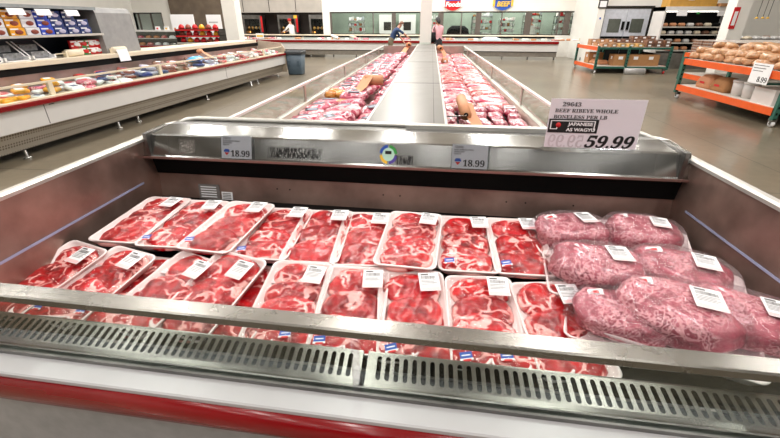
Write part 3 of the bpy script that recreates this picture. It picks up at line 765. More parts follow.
def place_pack(i, far, near, lift, label, L=TL, dx=0, pitch=0, roll=0, nl=None, ls=1):
    L = L * ls
    nl = lift if nl is None else nl
    f = atz(far[0], far[1], zd(1.9) + lift + .035)
    f = atz(far[0], far[1], zd(f.y + K * f.x) + lift + .035)
    n = atz(near[0], near[1], zd(1.2) + nl + .035); n = atz(near[0], near[1], zd(n.y + K * n.x) + nl + .035)
    d = f - n; a = math.atan2(d.x, d.y)
    c = f - d.normalized() * (L / 2)
    nr = f - d.normalized() * L
    if nr.y + K * nr.x < .975: c.y += .975 - (nr.y + K * nr.x)
    o = new_pack(i); yl = c.y + K * c.x
    o.location = (c.x + dx, c.y, zd(yl) + (lift + nl) / 2); o.rotation_euler = (SLOPE + pitch + math.atan((lift - nl) / L), roll, -a)
    o.scale = (1, ls, 1)
    tag(o, label, 'steak pack', 'film-wrapped ribeye steak trays in the front case')
    return o
LIFT = .064
back = [((172, 197), (104, 246), 'ribeye steak tray in the back row, leftmost, in the corner under the end wall'),
        ((209, 200), (150, 254), 'ribeye steak tray in the back row, second from the left end wall'),
        ((254, 202), (200, 250), 'ribeye steak tray raised above its neighbours, third from left in the back row'),
        ((291, 208), (252, 264), 'ribeye steak tray in the back row just right of the raised third tray'),
        ((330, 210), (305, 267), 'ribeye steak tray fifth from the left in the back row'),
        ((370, 212), (358, 270), 'ribeye steak tray sixth from the left in the back row, left of the askew tray'),
        ((417, 212), (403, 268), 'ribeye steak tray set askew and raised, back row below the round sticker'),
        ((463, 216), (471, 280), 'ribeye steak tray in the back row below the right 18.99 card'),
        ((510, 218), (532, 285), 'ribeye steak tray ending the back row, left of the marbled roasts')]
for i, (f, n, lb) in enumerate(back):
    up = .03 if i in (2, 6) else 0
    place_pack(i, f, n, LIFT + up, lb, ls=1.09)
front = [((92, 244), (22, 296), 'ribeye steak tray in the front row nearest the left end wall'),
         ((136, 251), (72, 306), 'ribeye steak tray in the front row, second from the left end wall'),
         ((197, 264), (122, 330), 'ribeye steak tray in the front row, third from left, beside a low hidden tray'),
         ((243, 256), (188, 322), 'ribeye steak tray overlapping its neighbour, front row, fourth from the left'),
         ((302, 268), (272, 345), 'ribeye steak tray in the front row below the fifth back tray'),
         ((358, 271), (342, 352), 'ribeye steak tray in the front row just left of the glass joint'),
         ((410, 275), (415, 362), 'ribeye steak tray in the front row right of the case joint'),
         ((478, 281), (492, 370), 'ribeye steak tray in the front row below the right 18.99 card'),
         ((543, 287), (582, 379), 'ribeye steak tray ending the front row, left of the front roasts')]
for i, (f, n, lb) in enumerate(front):
    place_pack(i + 2, f, n, LIFT + (.022 if i == 3 else 0), lb, nl=-.006 + (.008 if i == 3 else 0), ls=.95)
# the layer below, glimpsed between the upper trays
low = [((112, 252), (55, 300)), ((170, 259), (95, 322)), ((272, 275), (215, 340)), ((190, 206), (120, 258)), ((232, 207), (170, 262)), ((312, 213), (278, 270)), ((352, 214), (333, 272)), ((330, 272), (305, 350)),
       ((393, 216), (384, 274)), ((440, 220), (436, 280)), ((386, 278), (380, 362)), ((447, 284), (452, 368)), ((488, 220), (505, 284)), ((512, 288), (536, 376))]
for i, (f, n) in enumerate(low):
    o = place_pack(i, f, n, 0, 'steak tray of the lower layer, almost hidden under the upper trays')
    o['group'] = 'lower layer of steak trays'

# ---- marbled roasts
def roast_mesh(seed, a=.165, b=.118, c=.058):
    off = Vector((seed * 5.3, seed, 2)); nu, nv = 40, 20; vs = []; fs = []; rim = []
    for j in range(nv + 1):
        ph = -PI / 2 + PI * j / nv
        for i in range(nu):
            th = 2 * PI * i / nu
            def sp(v, e): return math.copysign(abs(v) ** e, v)
            x = sp(math.cos(ph), .55) * sp(math.cos(th), .75); y = sp(math.cos(ph), .55) * sp(math.sin(th), .75); z = sp(math.sin(ph), .7)
            nn = 1 + .14 * noise.noise(Vector((x, y, z)) * 1.4 + off) + .05 * noise.noise(Vector((x, y, z)) * 4 + off)
            zz = c * z * nn * (1 - .12 * x)
            vs.append((a * x * nn, b * y * nn, zz + c)); rim.append(0)
    for j in range(nv):
        for i in range(nu): fs.append((j * nu + i, j * nu + (i + 1) % nu, (j + 1) * nu + (i + 1) % nu, (j + 1) * nu + i))
    me = MB().add(vs, fs, ROAST, True).mesh('marbled_roast'); set_rim(me, rim); return me
RST = [roast_mesh(i) for i in range(4)]
RTRAY = tray_mesh(.40, .30, .034)
def skirt_mesh(seed, a=.185, b=.135):
    """crinkled film pulled round the roast"""
    off = Vector((seed * 3, 1, 7)); loops = []
    for k, (s, z) in enumerate(((1.08, .038), (1.04, .05), (1.0, .08), (.93, .105), (.80, .122), (.55, .130), (.25, .132))):
        lp = []
        for i in range(64):
            th = 2 * PI * i / 64; c, s_ = math.cos(th), math.sin(th)
            c2, s2 = math.copysign(abs(c) ** .75, c), math.copysign(abs(s_) ** .75, s_)
            w = 1 + (.05 if k < 3 else .015) * noise.noise(Vector((c * 6, s_ * 6, k * .3)) + off)
            lp.append((a * s * w * c2, b * s * w * s2, z + .008 * noise.noise(Vector((c * 4, s_ * 4, k)) + off)))
        loops.append(lp)
    return MB().loft(loops, FILMH, False, True).mesh('crinkled_film')
SKT = [skirt_mesh(i) for i in range(3)]
def red_tag():
    mb = MB().box((-.026, -.018, 0), (.026, .018, .0008), PAPER)
    mb.box((-.008, -.008, 0), (.012, .008, .0014), REDI); mb.box((-.020, -.004, 0), (-.008, .002, .0013), REDI); mb.box((-.02, -.015, 0), (.02, -.011, .0013), GREYINK)
    return mb.mesh('red_emblem_sticker')
RTG = red_tag()
roasts = [((571, 229), .10, 1.0, 'marbled roast at the back, right beside the last steak tray'),
          ((642, 231), -.35, .98, 'marbled roast at the back right corner under the end wall'),
          ((598, 267), -.15, 1.08, 'marbled roast in the middle row, the left one of two'),
          ((680, 273), -.45, 1.08, 'marbled roast in the middle row by the right end wall'),
          ((622, 314), -.35, .95, 'marbled roast half hidden behind the large front roast, beside the last front steak tray'),
          ((694, 338), -.45, 1.18, 'largest marbled roast, in front, its tray touching the steel rail'),
          ((752, 325), -.50, 1.05, 'marbled roast at the front right edge of the photo')]
for i, ((px, py), rz, sc, lb) in enumerate(roasts):
    lift = LIFT if i != 4 else LIFT - .02
    p = atz(px, py, zd(1.5) + lift + .07); p = atz(px, py, zd(p.y + K * p.x) + lift + .07)
    p.x = min(p.x, 1.09)
    if p.y + K * p.x < 1.2: p.y = 1.2 - K * p.x
    e = empty('roast_pack', (p.x, p.y, zd(p.y + K * p.x) + lift - (.03 if i < 0 else 0)), rz, lb, 'roast pack', 'film-wrapped marbled roasts')
    e.rotation_euler = (SLOPE, 0, rz); e.scale = (sc * .96,) * 3
    link('foam_tray', RTRAY, e, (.012, -.006, 0)); link('marbled_roast', RST[i % 4], e, (0, 0, .009)); link('crinkled_film', SKT[i % 3], e)
    link('price_label', LAB[i % 2], e, (.062, .01, .1345), (0, .05, .15)); link('emblem_sticker', RTG, e, (-.10, .03, .1255), (0, -.22, .2))
# supporting trays under the roasts
for k, (px, py) in enumerate(((560, 250), (650, 250), (600, 286), (700, 296), (655, 318))):
    p = atz(px, py, zd(1.5) + .04); p.y = max(p.y, 1.22 - K * p.x); p.z = zd(p.y + K * p.x)
    e = empty('roast_pack', p, -.2, 'roast tray of the lower layer, mostly hidden under the upper roasts', 'roast pack', 'lower layer of roasts')
    e.rotation_euler = (SLOPE, 0, -.2 - .03 * k); e.scale = (.86, .86, .60)
    link('foam_tray', RTRAY, e); link('marbled_roast', RST[(k + 1) % 4], e, (0, 0, .009)).scale = (1, 1, .8)
# ================================================================= island of two long bins behind
IY0, IY1 = 2.62, 13.2
isl = empty('island_case', (0, 0, 0), 0, 'long double island freezer with steel centre top behind the front case', 'display case')
IL0, IL1, IR0, IR1 = -1.46, -1.36, 1.07, 1.03       # rail x, near and far
def xl(y): return IL0 + (IL1 - IL0) * (y - IY0) / (IY1 - IY0)
def xr(y): return IR0 + (IR1 - IR0) * (y - IY0) / (IY1 - IY0)
CL0, CL1, CR0, CR1 = -.40, -.33, .135, .185
def cl(y): return CL0 + (CL1 - CL0) * (y - IY0) / (IY1 - IY0)
def cr(y): return CR0 + (CR1 - CR0) * (y - IY0) / (IY1 - IY0)
def bar(fx, x0, x1, z0, z1, m, name, y0=IY0, y1=IY1, parent=isl):
    vs = []
    for y in (y0, y1):
        b = fx(y); vs += [(b + x0, y, z0), (b + x1, y, z0), (b + x1, y, z1), (b + x0, y, z1)]
    return MB().add(vs, [(0, 1, 2, 3), (7, 6, 5, 4), (0, 4, 5, 1), (1, 5, 6, 2), (2, 6, 7, 3), (3, 7, 4, 0)], m).build(name, parent)
LINER = mat('reflection_pink_steel_liner', (196, 178, 168), .28, .75, .25, 3)  # pinkish brown reflection painted into the liner's base colour
WR = mat('white_rail', (240, 236, 230), .3, 0, .02)
for fx, s in ((xl, -1), (xr, 1)):
    lo, hi = sorted((0, s * .035)); bar(fx, lo, hi, .935, .955, WR, 'glass_rail')
    lo, hi = sorted((s * .012, s * .020)); bar(fx, lo, hi, .74, .936, GLASS, 'side_glass')
    lo, hi = sorted((-s * .02, s * .03)); bar(fx, lo, hi, .715, .74, ALU, 'glass_sill')
    lo, hi = sorted((s * .03, s * .06)); bar(fx, lo, hi, .66, .74, RED, 'bumper'); bar(fx, lo, hi, .2, .66, WHITE, 'outer_panel'); bar(fx, *sorted((-s * .02, s * .02)), .0, .2, BLACK, 'kick_panel')
    # sloping inner liner
    vs = []
    for y in (IY0, IY1):
        b = fx(y); vs += [(b - s * .02, y, .735), (b - s * .12, y, .56)]
    MB().add(vs, [(0, 1, 3, 2)] if s < 0 else [(0, 2, 3, 1)], LINER).build('liner_wall', isl)
    for y in (4.85, 7.25, 9.65, 12.0):
        b = fx(y); MB().box((b + min(s * .01, s * .024), y - .03, .74), (b + max(s * .01, s * .024), y + .03, .936), mat('glass_clip', (190, 178, 168), .4, .4)).build('glass_clip', isl)
bar(lambda y: xl(y), .0, .98, .54, .57, LINER, 'bin_floor'); bar(lambda y: cr(y), -.0, .92, .54, .57, LINER, 'bin_floor')
# centre top
vs = []
ct = MB()
for y in (IY0, IY1): vs += [(cl(y), y, .985), (cl(y), y, 1.0), (cr(y), y, 1.0), (cr(y), y, .985)]
ct.add(vs, [(0, 1, 2, 3), (7, 6, 5, 4), (0, 4, 5, 1), (1, 5, 6, 2), (2, 6, 7, 3), (3, 7, 4, 0)], PANEL)
ct.build('centre_top', isl)
bar(cl, .0, .02, .56, .985, LINER, 'centre_wall'); bar(cr, -.02, .0, .56, .985, STEELD, 'centre_wall')
bar(cr, -.085, -.081, .9995, 1.0015, DARK, 'panel_seam')
bar(cl, -.006, .012, .98, 1.004, ALU, 'edge_trim'); bar(cr, -.012, .006, .98, 1.004, ALU, 'edge_trim')
for y in (4.6, 7.2, 9.8, 11.2): MB().box((cl(y), y, .9995), (cr(y), y + .006, 1.0015), DARK).build('panel_seam', isl)
eg = MB().box((cl(12.6) - .02, 12.1, 1.0), (cl(12.6) - .01, 13.1, 1.05), GLASS).box((cr(12.6) + .01, 12.1, 1.0), (cr(12.6) + .02, 13.1, 1.05), GLASS).box((cl(12.6), 13.1, 1.0), (cr(12.6), 13.11, 1.05), GLASS)
eg.build('end_glass', isl)
MB().box((xl(IY1) - .02, IY1, .1), (xr(IY1) + .02, IY1 + .05, .95), LINER).build('end_wall', isl)
# bagged meat
def lump_mesh(seed, a, b, c, m, ex=.7, label=None, nz=.16):
    off = Vector((seed * 4.1, seed, 3)); nu, nv = 24, 12; vs = []; fs = []
    for j in range(nv + 1):
        ph = -PI / 2 + PI * j / nv
        for i in range(nu):
            th = 2 * PI * i / nu
            def sp(v, e): return math.copysign(abs(v) ** e, v)
            x = sp(math.cos(ph), .6) * sp(math.cos(th), ex); y = sp(math.cos(ph), .6) * sp(math.sin(th), ex); z = sp(math.sin(ph), .8)
            q = 1 + nz * noise.noise(Vector((x, y, z)) * 1.7 + off) + nz * .5 * noise.noise(Vector((x, y, z)) * 4 + off)
            vs.append((a * x * q, b * y * q, c * z * q + c))
    for j in range(nv):
        for i in range(nu): fs.append((j * nu + i, j * nu + (i + 1) % nu, (j + 1) * nu + (i + 1) % nu, (j + 1) * nu + i))
    me = MB().add(vs, fs, m, True).mesh('meat_bag'); set_rim(me, [0] * len(vs)); return me
def flat_patch(w, l, m, name, n=3, stripe=None):
    mb = MB().add([(-w / 2, -l / 2, 0), (w / 2, -l / 2, 0), (w / 2, l / 2, 0), (-w / 2, l / 2, 0)], [(0, 1, 2, 3)], m)
    if stripe: mb.add([(-w / 2.6, -l / 5, .0008), (w / 2.6, -l / 5, .0008), (w / 2.6, l / 5, .0008), (-w / 2.6, l / 5, .0008)], [(0, 1, 2, 3)], stripe)
    return mb.mesh(name)
BLB = flat_patch(.14, .09, mat('navy_bag_label', (34, 40, 58), .4), 'bag_label', stripe=mat('pale_bag_print', (150, 160, 180), .5))
BLW = flat_patch(.10, .07, PAPER, 'bag_label', stripe=REDI)
PB = [lump_mesh(i, .155, .12, .055, PORK if i % 3 else PORKD) for i in range(6)]
def put_bag(mesh, loc, rz, sc, lab, name, label, cat, group, tilt=0):
    e = link(name, mesh, None, loc, (random.uniform(-.12, .12) + tilt, random.uniform(-.12, .12), rz)); e.scale = (sc, sc, sc)
    tag(e, label, cat, group)
    if lab:
        zmax = max(v.co.z for v in mesh.vertices)
        q = link('bag_label', lab, e, (random.uniform(-.03, .03), random.uniform(-.02, .02), zmax + .001), (0, 0, random.uniform(-.5, .5)))
    return e
def heap(y): return .655 + .05 * noise.noise(Vector((y * .9, 3, 0)))
y = 3.0; row = 0
while y < 12.9:
    x0, x1 = xl(y) + .22, cl(y) - .13; n = 3
    for k in range(n):
        x = x0 + (x1 - x0) * k / (n - 1) + random.uniform(-.03, .03)
        if 5.0 < y < 5.9 and k == 0: continue
        put_bag(random.choice(PB), (x, y + random.uniform(-.06, .06), heap(y) - .02 + .07 * (k == 1) + random.uniform(-.015, .03)), random.uniform(-.7, .7), random.uniform(.95, 1.2), BLB if random.random() < .75 else None,
                'meat_bag', 'pink bagged pork joint in the left bin of the island', 'meat bag', 'bagged pork joints in the left island bin')
    y += .27; row += 1
MB().box((xl(8), 2.7, .57), (cl(8), 13.1, .625), LINER).build('raised_bin_floor', isl)
SN = [lump_mesh(20 + i, .075, .06, .045, CHICK) for i in range(2)]
for k in range(7):
    o = put_bag(SN[k % 2], (xl(5.5) + .17 + .13 * (k % 3), 5.3 + .14 * (k // 3) + .04 * (k % 2), .70), k, 1, None, 'snack_bag', 'golden brown bag among pink pork at the left rail of the island', 'bag', 'golden brown bags in the left bin')
# right bin: near trays, small roasts, then paler wrapped packs two abreast
SM = [lump_mesh(30 + i, .065, .12, .04, PLUM, .6) for i in range(4)]
RB = [lump_mesh(40 + i, .20, .11, .05, RIBS if i % 2 else PORK, .45, nz=.08) for i in range(4)]
MB().box((cr(8), 2.7, .57), (xr(8), 13.1, .645), BLACK).build('raised_bin_floor', isl)
TR2 = tray_mesh(.40, .24, .03)
for px, w, lb in ((462, .74, 'red steak tray in the right island bin, left of the hanging paper strip'), (513, 1.0, 'red steak tray in the right island bin, right of the hanging paper strip')):
    p = atz(px, 127, .70)
    e = empty('meat_tray', (p.x, p.y, .66), -.05, lb, 'meat tray')
    e.scale = (w, 1, 1); link('foam_tray', TR2, e)
    for q in (-1, 1): link('steak', STK[3 + q], e, (q * .09, 0, .01), (0, 0, q))
for r in range(3):
    for k in range(5):
        yy = 3.98 + r * .27; x = cr(yy) + .09 + k * .165
        put_bag(SM[(r + k) % 4], (x + random.uniform(-.01, .01), yy + random.uniform(-.02, .02), .66 + .012 * r), random.uniform(-.25, .35), random.uniform(1, 1.15), BLW if (k + r) % 3 == 0 else None,
                'small_roast', 'small dark pink wrapped roast in the right island bin near the paper roll', 'roast', 'small roasts in the right island bin')
y = 4.82
while y < 12.9:
    for k in range(2):
        x = cr(y) + .22 + k * .41
        o = put_bag(random.choice(RB), (x, y, .655 + random.uniform(0, .02)), random.uniform(-.06, .06), 1.0, None, 'rib_pack', 'wide wrapped pack of pale marbled pork, two abreast in the right island bin', 'meat pack', 'wide pork packs in the right island bin')
        link('foam_tray', TR2, o, (0, 0, -.006)).scale = (1.02, 1.02, 1)
    y += .265
# brown paper rolls on the island
def paper_roll(p, axis, L, r, lb, strip=None, holder=True):
    p = Vector(p); a = Vector(axis).normalized()
    e = empty('paper_roll', p, 0, lb, 'paper roll')
    MB().tube([-a * L / 2, a * L / 2], r, KRAFT, 20).build('roll', e)
    MB().tube([a * (-L / 2 - .003), a * (L / 2 + .003)], r * .42, BLACK, 14).build('core', e)
    if holder: MB().tube([a * (-L / 2 - .02), a * (-L / 2 - .02) + Vector((-.16, .01, -.01))], .006, STEEL, 8).tube([a * (-L / 2 - .02), a * (L / 2)], .006, STEEL, 8).build('spindle', e)
    if strip:
        w = Vector(strip[1]) * .5; vs = []
        pts = [Vector(q) for q in strip[0]]
        for q in pts: vs += [q - w, q + w]
        vs2 = [v + Vector((0, 0, .002)) for v in vs]; n = len(pts)
        fs = [(2 * i, 2 * i + 1, 2 * i + 3, 2 * i + 2) for i in range(n - 1)] + [tuple(2 * n + j for j in (2 * i + 2, 2 * i + 3, 2 * i + 1, 2 * i)) for i in range(n - 1)]
        MB().add(vs + vs2, fs, KRAFT, True).build('paper_strip', e)
    return e
a0 = atz(466, 115, .86); a1 = atz(461, 99, .92)
paper_roll((a0 + a1) / 2, a1 - a0, (a1 - a0).length, .05, 'brown paper roll on a spindle at the near end of the right island bin',
           strip=([(.03, .0, .03), (.06, -.16, -.04), (.12, -.42, -.12)], (.10, .03, 0)))
a0 = atz(370, 84, .90); a1 = atz(377, 77, .92)
paper_roll((a0 + a1) / 2, (1, .22, .0), .24, .065, 'brown paper roll at the left edge of the island centre with a long strip hanging',
           strip=([(-.02, .02, .066), (-.07, -.04, .05), (-.12, -.25, -.05), (-.20, -.55, -.10), (-.27, -.85, -.13)], (.13, -.02, 0)))
a0 = atz(440, 48, .95)
paper_roll(a0, (.1, -1, 0), .3, .075, 'brown paper roll at the far end of the right island bin', strip=([(.05, -.1, -.02), (.12, -.2, -.13), (.13, -.3, -.2)], (.1, .1, 0)), holder=False)
a0 = atz(408.5, 45, .98)
paper_roll(a0, (.15, -1, .1), .3, .075, 'brown paper roll at the far end of the left island bin', strip=([(-.03, -.1, -.05), (-.10, -.35, -.14), (-.16, -.6, -.24)], (.14, .02, 0)), holder=False)
a0 = atz(444.5, 61, .80)
paper_roll(a0, (.1, -1, 0), .2, .07, 'white capped roll lying on pale packs in the right island bin', holder=False).children[0].data.materials[0] = PAPER

# ================================================================= left wall case with upper shelves
LY0, LY1 = 1.6, 13.9
LA = math.atan(.038)
lc = empty('aisle_display_case', (-5.24, 0, 0), -LA, 'long white case with red bumper and upper shelves along the left aisle', 'display case')
MB().box((-.16, LY0, .36), (-.02, LY1, .63), WHITE).build('front_panel', lc)
MB().add([(-.02, LY0, .62), (-.14, LY0, .33), (-.14, LY1, .33), (-.02, LY1, .62), (-.3, LY0, .62), (-.3, LY0, .33), (-.3, LY1, .33), (-.3, LY1, .62)], [(0, 1, 2, 3), (4, 0, 3, 7), (5, 4, 7, 6), (0, 4, 5, 1), (3, 2, 6, 7)], WHITE).build('lower_skirt', lc)
MB().box((-.02, LY0, .625), (.03, LY1, .685), RED).build('bumper', lc, bevel=.012)
MB().add([(-.10, LY0, .34), (-.17, LY0, .10), (-.17, LY1, .10), (-.10, LY1, .34)], [(0, 1, 2, 3)], KICK).box((-.5, LY0, .10), (-.17, LY1, .34), BLACK).build('kick_panel', lc)
for y in (3.2, 4.6, 6.25, 6.72, 9.0, 11.3, 11.75, 13.3):
    MB().tube([(-.10, y, 0), (-.10, y, .02), (-.10, y, .021), (-.10, y, .11)], [.045, .045, .015, .015], STEEL, 12).build('levelling_foot', lc)
for y in (5.0, 9.9):
    MB().box((-.021, y, .37), (-.019, y + .012, .62), GREYINK).build('panel_seam', lc); MB().box((-.021, y + .08, .60), (-.016, y + .16, .61), BLACK).build('maker_badge', lc)
MB().box((-.16, LY0, .66), (-.02, LY1, .70), CREAM).build('front_sill', lc)
MB().box((-.12, LY0, .70), (-.112, LY1, .86), GLASS).build('front_glass', lc)
MB().box((-.13, LY0, .86), (-.10, LY1, .885), CREAM).build('glass_rail', lc)
for y in (3.0, 5.25, 7.6, 10.1, 12.4): MB().box((-.135, y, .69), (-.098, y + .07, .87), CREAM).build('glass_post', lc)
MB().box((-.95, LY0, .6), (-.14, LY1, .64), LINER).build('deck', lc)
MB().box((-1.15, LY0, .3), (-.95, LY1, .92), LINER).build('back_wall', lc)
MB().box((-.98, LY0, .90), (-.90, LY1, 1.0), BLACK).build('air_discharge', lc)
MB().box((-1.55, LY0, 1.0), (-.86, LY1 - .2, 1.075), CREAM).build('upper_ledge', lc, bevel=.01)
MB().box((-1.75, LY0, .1), (-1.15, LY1 - .4, 1.0), WHITE).build('rear_cabinet', lc)
MB().add([(-.95, LY1 - .02, .10), (0, LY1 - .02, .10), (0, LY1 - .02, .80), (-.12, LY1 - .02, .98), (-.9, LY1 - .02, 1.06), (-.95, LY1 - .02, .7),
          (-.95, LY1 + .03, .10), (0, LY1 + .03, .10), (0, LY1 + .03, .80), (-.12, LY1 + .03, .98), (-.9, LY1 + .03, 1.06), (-.95, LY1 + .03, .7)],
         [(0, 1, 2, 3, 4, 5), (11, 10, 9, 8, 7, 6)] + [(i, 6 + i, 6 + (i + 1) % 6, (i + 1) % 6) for i in range(6)], mat('beige_end', (196, 182, 164), .4, .3)).build('end_panel', lc)
# upper shelving unit
us = empty('upper_shelving', (-5.24, 0, 0), -LA, 'upper shelf unit above the left case filled with blue and orange packs', 'shelving')
UY1 = 7.5
MB().box((-1.62, LY0, 1.07), (-1.58, UY1, 1.82), mat('dark_blue_back', (34, 42, 62), .4)).build('back_panel', us)
MB().box((-1.62, LY0, 1.79), (-.98, UY1, 1.835), mat('soft_grey', (160, 166, 170), .35, .4)).build('canopy', us)
MB().box((-1.58, LY0, 1.385), (-.96, UY1, 1.41), mat('soft_grey', (160, 166, 170), .35, .4)).build('shelf', us)
MB().box((-.975, LY0, 1.385), (-.955, UY1, 1.42), ALU).build('price_rail', us)
MB().add([(-1.62, UY1, 1.07), (-.98, UY1, 1.07), (-1.02, UY1, 1.75), (-1.06, UY1, 1.82), (-1.12, UY1, 1.835), (-1.62, UY1, 1.835),
          (-1.62, UY1 + .9, 1.07), (-.98, UY1 + .9, 1.07), (-1.02, UY1 + .9, 1.75), (-1.06, UY1 + .9, 1.82), (-1.12, UY1 + .9, 1.835), (-1.62, UY1 + .9, 1.835)],
         [(5, 4, 3, 2, 1, 0), (6, 7, 8, 9, 10, 11)] + [(i, (i + 1) % 6, 6 + (i + 1) % 6, 6 + i) for i in range(6)], mat('grey_end', (150, 150, 150), .45)).build('end_panel', us)
# packets standing on the upper shelf
def packet(cx, c2, name='meat_packet'):
    mb = MB(); m = cx
    mb.box((-.02, -.115, 0), (.02, .115, .115), m)
    mb.loft([[(.021 + d, .06 * math.cos(a) * s + .02, .055 + .03 * math.sin(a) * s) for a in [2 * PI * j / 14 for j in range(14)]] for d, s in ((0, 1.1), (.006, 1), (.009, .6))], c2)
    mb.box((.0205, -.105, .085), (.0215, .02, .105), PAPER)
    mb.box((.0205, -.108, .02), (.0215, -.06, .04), PAPER)
    return mb.mesh(name)
NAVY = mat('navy_packet', (24, 52, 120), .35, coat=.4); ROYAL = mat('royal_blue_packet', (52, 84, 210), .35, coat=.4); AMB = mat('amber_packet', (246, 172, 36), .35, coat=.4); WHP = mat('white_packet', (230, 230, 238), .35, coat=.4)
BRN = mat('bacon_slice', (150, 66, 48), .4, 0, .3, 30); LIL = mat('pale_lilac', (206, 200, 226), .4)
PK = {'w': packet(WHP, BRN), 'a': packet(AMB, BRN), 'r': packet(ROYAL, BRN), 'n': packet(NAVY, LIL), 'g': packet(mat('green_packet', (40, 140, 70), .4), REDP), 'd': packet(REDP, PAPER)}
cols = [(4.9, 'a'), (5.17, 'w'), (5.44, 'w'), (5.70, 'w'), (5.96, 'a'), (6.21, 'w'), (6.46, 'r'), (6.71, 'n'), (6.97, 'n'), (7.22, 'n')]
cn = {'w': 'white bacon packet with a dark oval window on the upper shelf', 'a': 'amber packet on the upper shelf of the left case', 'r': 'royal blue packet with a brown oval on the upper shelf', 'n': 'navy packet with a pale oval on the upper shelf'}
lcM = Matrix.Translation((-5.24, 0, 0)) @ Matrix.Rotation(-LA, 4, 'Z')
for y, k in cols:
    for lv in range(3):
        if k == 'n' and y > 7.1 and lv == 2: continue
        o = link('meat_packet', PK[k], None, lcM @ Vector((-1.06 - .02 * lv, y + random.uniform(-.01, .01), 1.41 + lv * .118)), (0, 0, -LA))
        tag(o, cn[k], 'packet', {'w': 'white packets', 'a': 'amber packets', 'r': 'royal blue packets', 'n': 'navy packets'}[k] + ' on the upper shelf')
for i, y in enumerate((5.98, 6.42, 6.95)):
    o = MB().box((0, -.13, 0), (.012, .13, .09), PAPER).build('shelf_card', None, lcM @ Vector((-.955, y, 1.69)), (0, -.3, -LA))
    tag(o, ['white lit card above the amber packets', 'white lit card above the royal blue packets', 'white lit card above the navy packets at the right'][i], 'card')
# white carrier boxes and coloured packets on the lower ledge
for i, (y, lb) in enumerate(((5.35, 'white divided carton with dark trays on the left ledge, nearest the camera'), (5.78, 'white divided carton with dark trays on the ledge, second one'), (6.22, 'white divided carton with dark trays on the ledge, right end one'))):
    e = empty('display_carton', lcM @ Vector((-1.2, y, 1.076)), -LA, lb, 'carton')
    MB().add([(.2, -.2, 0), (-.1, -.2, .26), (-.1, -.17, .26), (.2, -.17, 0)], [(0, 1, 2, 3)], PAPER).box((-.2, -.2, 0), (.2, -.17, .06), PAPER).box((-.2, .17, 0), (.2, .2, .06), PAPER).add([(.2, .17, 0), (-.1, .17, .26), (-.1, .2, .26), (.2, .2, 0)], [(0, 1, 2, 3)], PAPER).box((-.2, -.2, 0), (.2, .2, .015), PAPER).build('carton', e)
    for k in range(2):
        o = MB().box((-.05, -.14, 0), (.05, .14, .09), mat('grey_pouch', (140, 142, 146), .3, 0, .5, 20)).build('pouch', e, (.08 - .16 * k, 0, .02 + .10 * k))
for i, y in enumerate((6.98, 7.13, 7.30, 7.42)):
    for lv in range(2):
        o = link('meat_packet', PK['dgdd'[i]], None, lcM @ Vector((-1.12, y + .0, 1.08 + lv * .12)), (0, 0, -LA))
        tag(o, ['red packet beside the green one on the left ledge', 'green packet on the ledge of the left case', 'red and white packet right of the green one on the ledge', 'red and white packet at the shelf end panel'][i] + (', upper one' if lv else ', lower one'), 'packet')
def white_roll(y, x, z, lb, sheet):
    e = empty('bag_roll', lcM @ Vector((x, y, z)), -LA, lb, 'bag roll')
    MB().tube([(0, -.15, 0), (0, .15, 0)], .055, CREAM, 18).build('roll', e)
    MB().box((-.04, -.19, -.09), (.03, -.16, .03), CREAM).build('holder', e)
    if sheet:
        MB().add([(.055, -.14, .01), (.055, .14, .01), (.085, -.14, -.20), (.085, .15, -.20)], [(0, 1, 3, 2)], PAPER).build('hanging_sheet', e)
    else: MB().tube([(0, -.15, 0), (0, -.36, .0)], .01, CREAM, 8).build('spindle', e)
white_roll(6.78, -1.0, 1.135, 'cream bag roll without a sheet on the ledge of the left case', False)
white_roll(7.72, -.92, 1.13, 'bag roll with a white sheet hanging over the ledge', True)
# goods in the left case
for k in range(120):
    y = 3.2 + 10.3 * (k / 120.0) + random.uniform(-.05, .05); x = -.62 + .42 * ((k * 7) % 3) / 2 + random.uniform(-.03, .05)
    if y < 6.2: m, nm = random.choice([(PORK, 'pink'), (PAPER, 'white'), (AMB, 'amber'), (RIBS, 'pale pink')])
    elif y < 10: m, nm = random.choice([(RIBS, 'pale pink'), (NAVY, 'navy'), (PAPER, 'white'), (PASTRY, 'brown'), (BRN, 'red brown'), (LIL, 'lilac')])
    else: m, nm = random.choice([(RIBS, 'pale pink'), (PORK, 'pink'), (PAPER, 'white'), (TRAYW, 'off white')])
    s = random.uniform(.6, .95)
    mb = MB().loft([rr(.20 * s, .26 * s, 0, .03), rr(.21 * s, .27 * s, .03, .03), rr(.17 * s, .22 * s, .07 * s, .04)], m)
    mb.box((-.04, -.05, .07 * s), (.04, .04, .072 * s), random.choice([PAPER, NAVY, REDI]))
    o = mb.build('wrapped_pack', None, lcM @ Vector((x, y, .64 + random.uniform(.0, .06) + .03)), (0, random.uniform(-.12, .12), random.uniform(-.5, .5)))
    tag(o, nm + ' wrapped pack lying in the long left case', 'package', nm + ' packs in the left case')
    if k % 2 == 0:
        tag(link('wrapped_pack', o.data, None, (o.location.x - .03, o.location.y + .04, o.location.z + .075), (0, .1, random.uniform(-1, 1))), nm + ' wrapped pack lying in the long left case', 'package', nm + ' packs in the left case')
o = tag(MB().loft([rr(.22, .5, 0, .05), rr(.24, .55, .05, .06), rr(.1, .3, .1, .05)], mat('sky_blue_wrap', (70, 170, 226), .3)).build('blue_bag', None, lcM @ Vector((-.4, 9.35, .80)), (0, 0, .1)), 'bright sky blue bag lying in the left case near the tray of paper', 'bag')
e = empty('paper_roll', lcM @ Vector((-.72, 10.1, .96)), .3, 'brown paper roll with strip at the back of the left case near the column', 'paper roll')
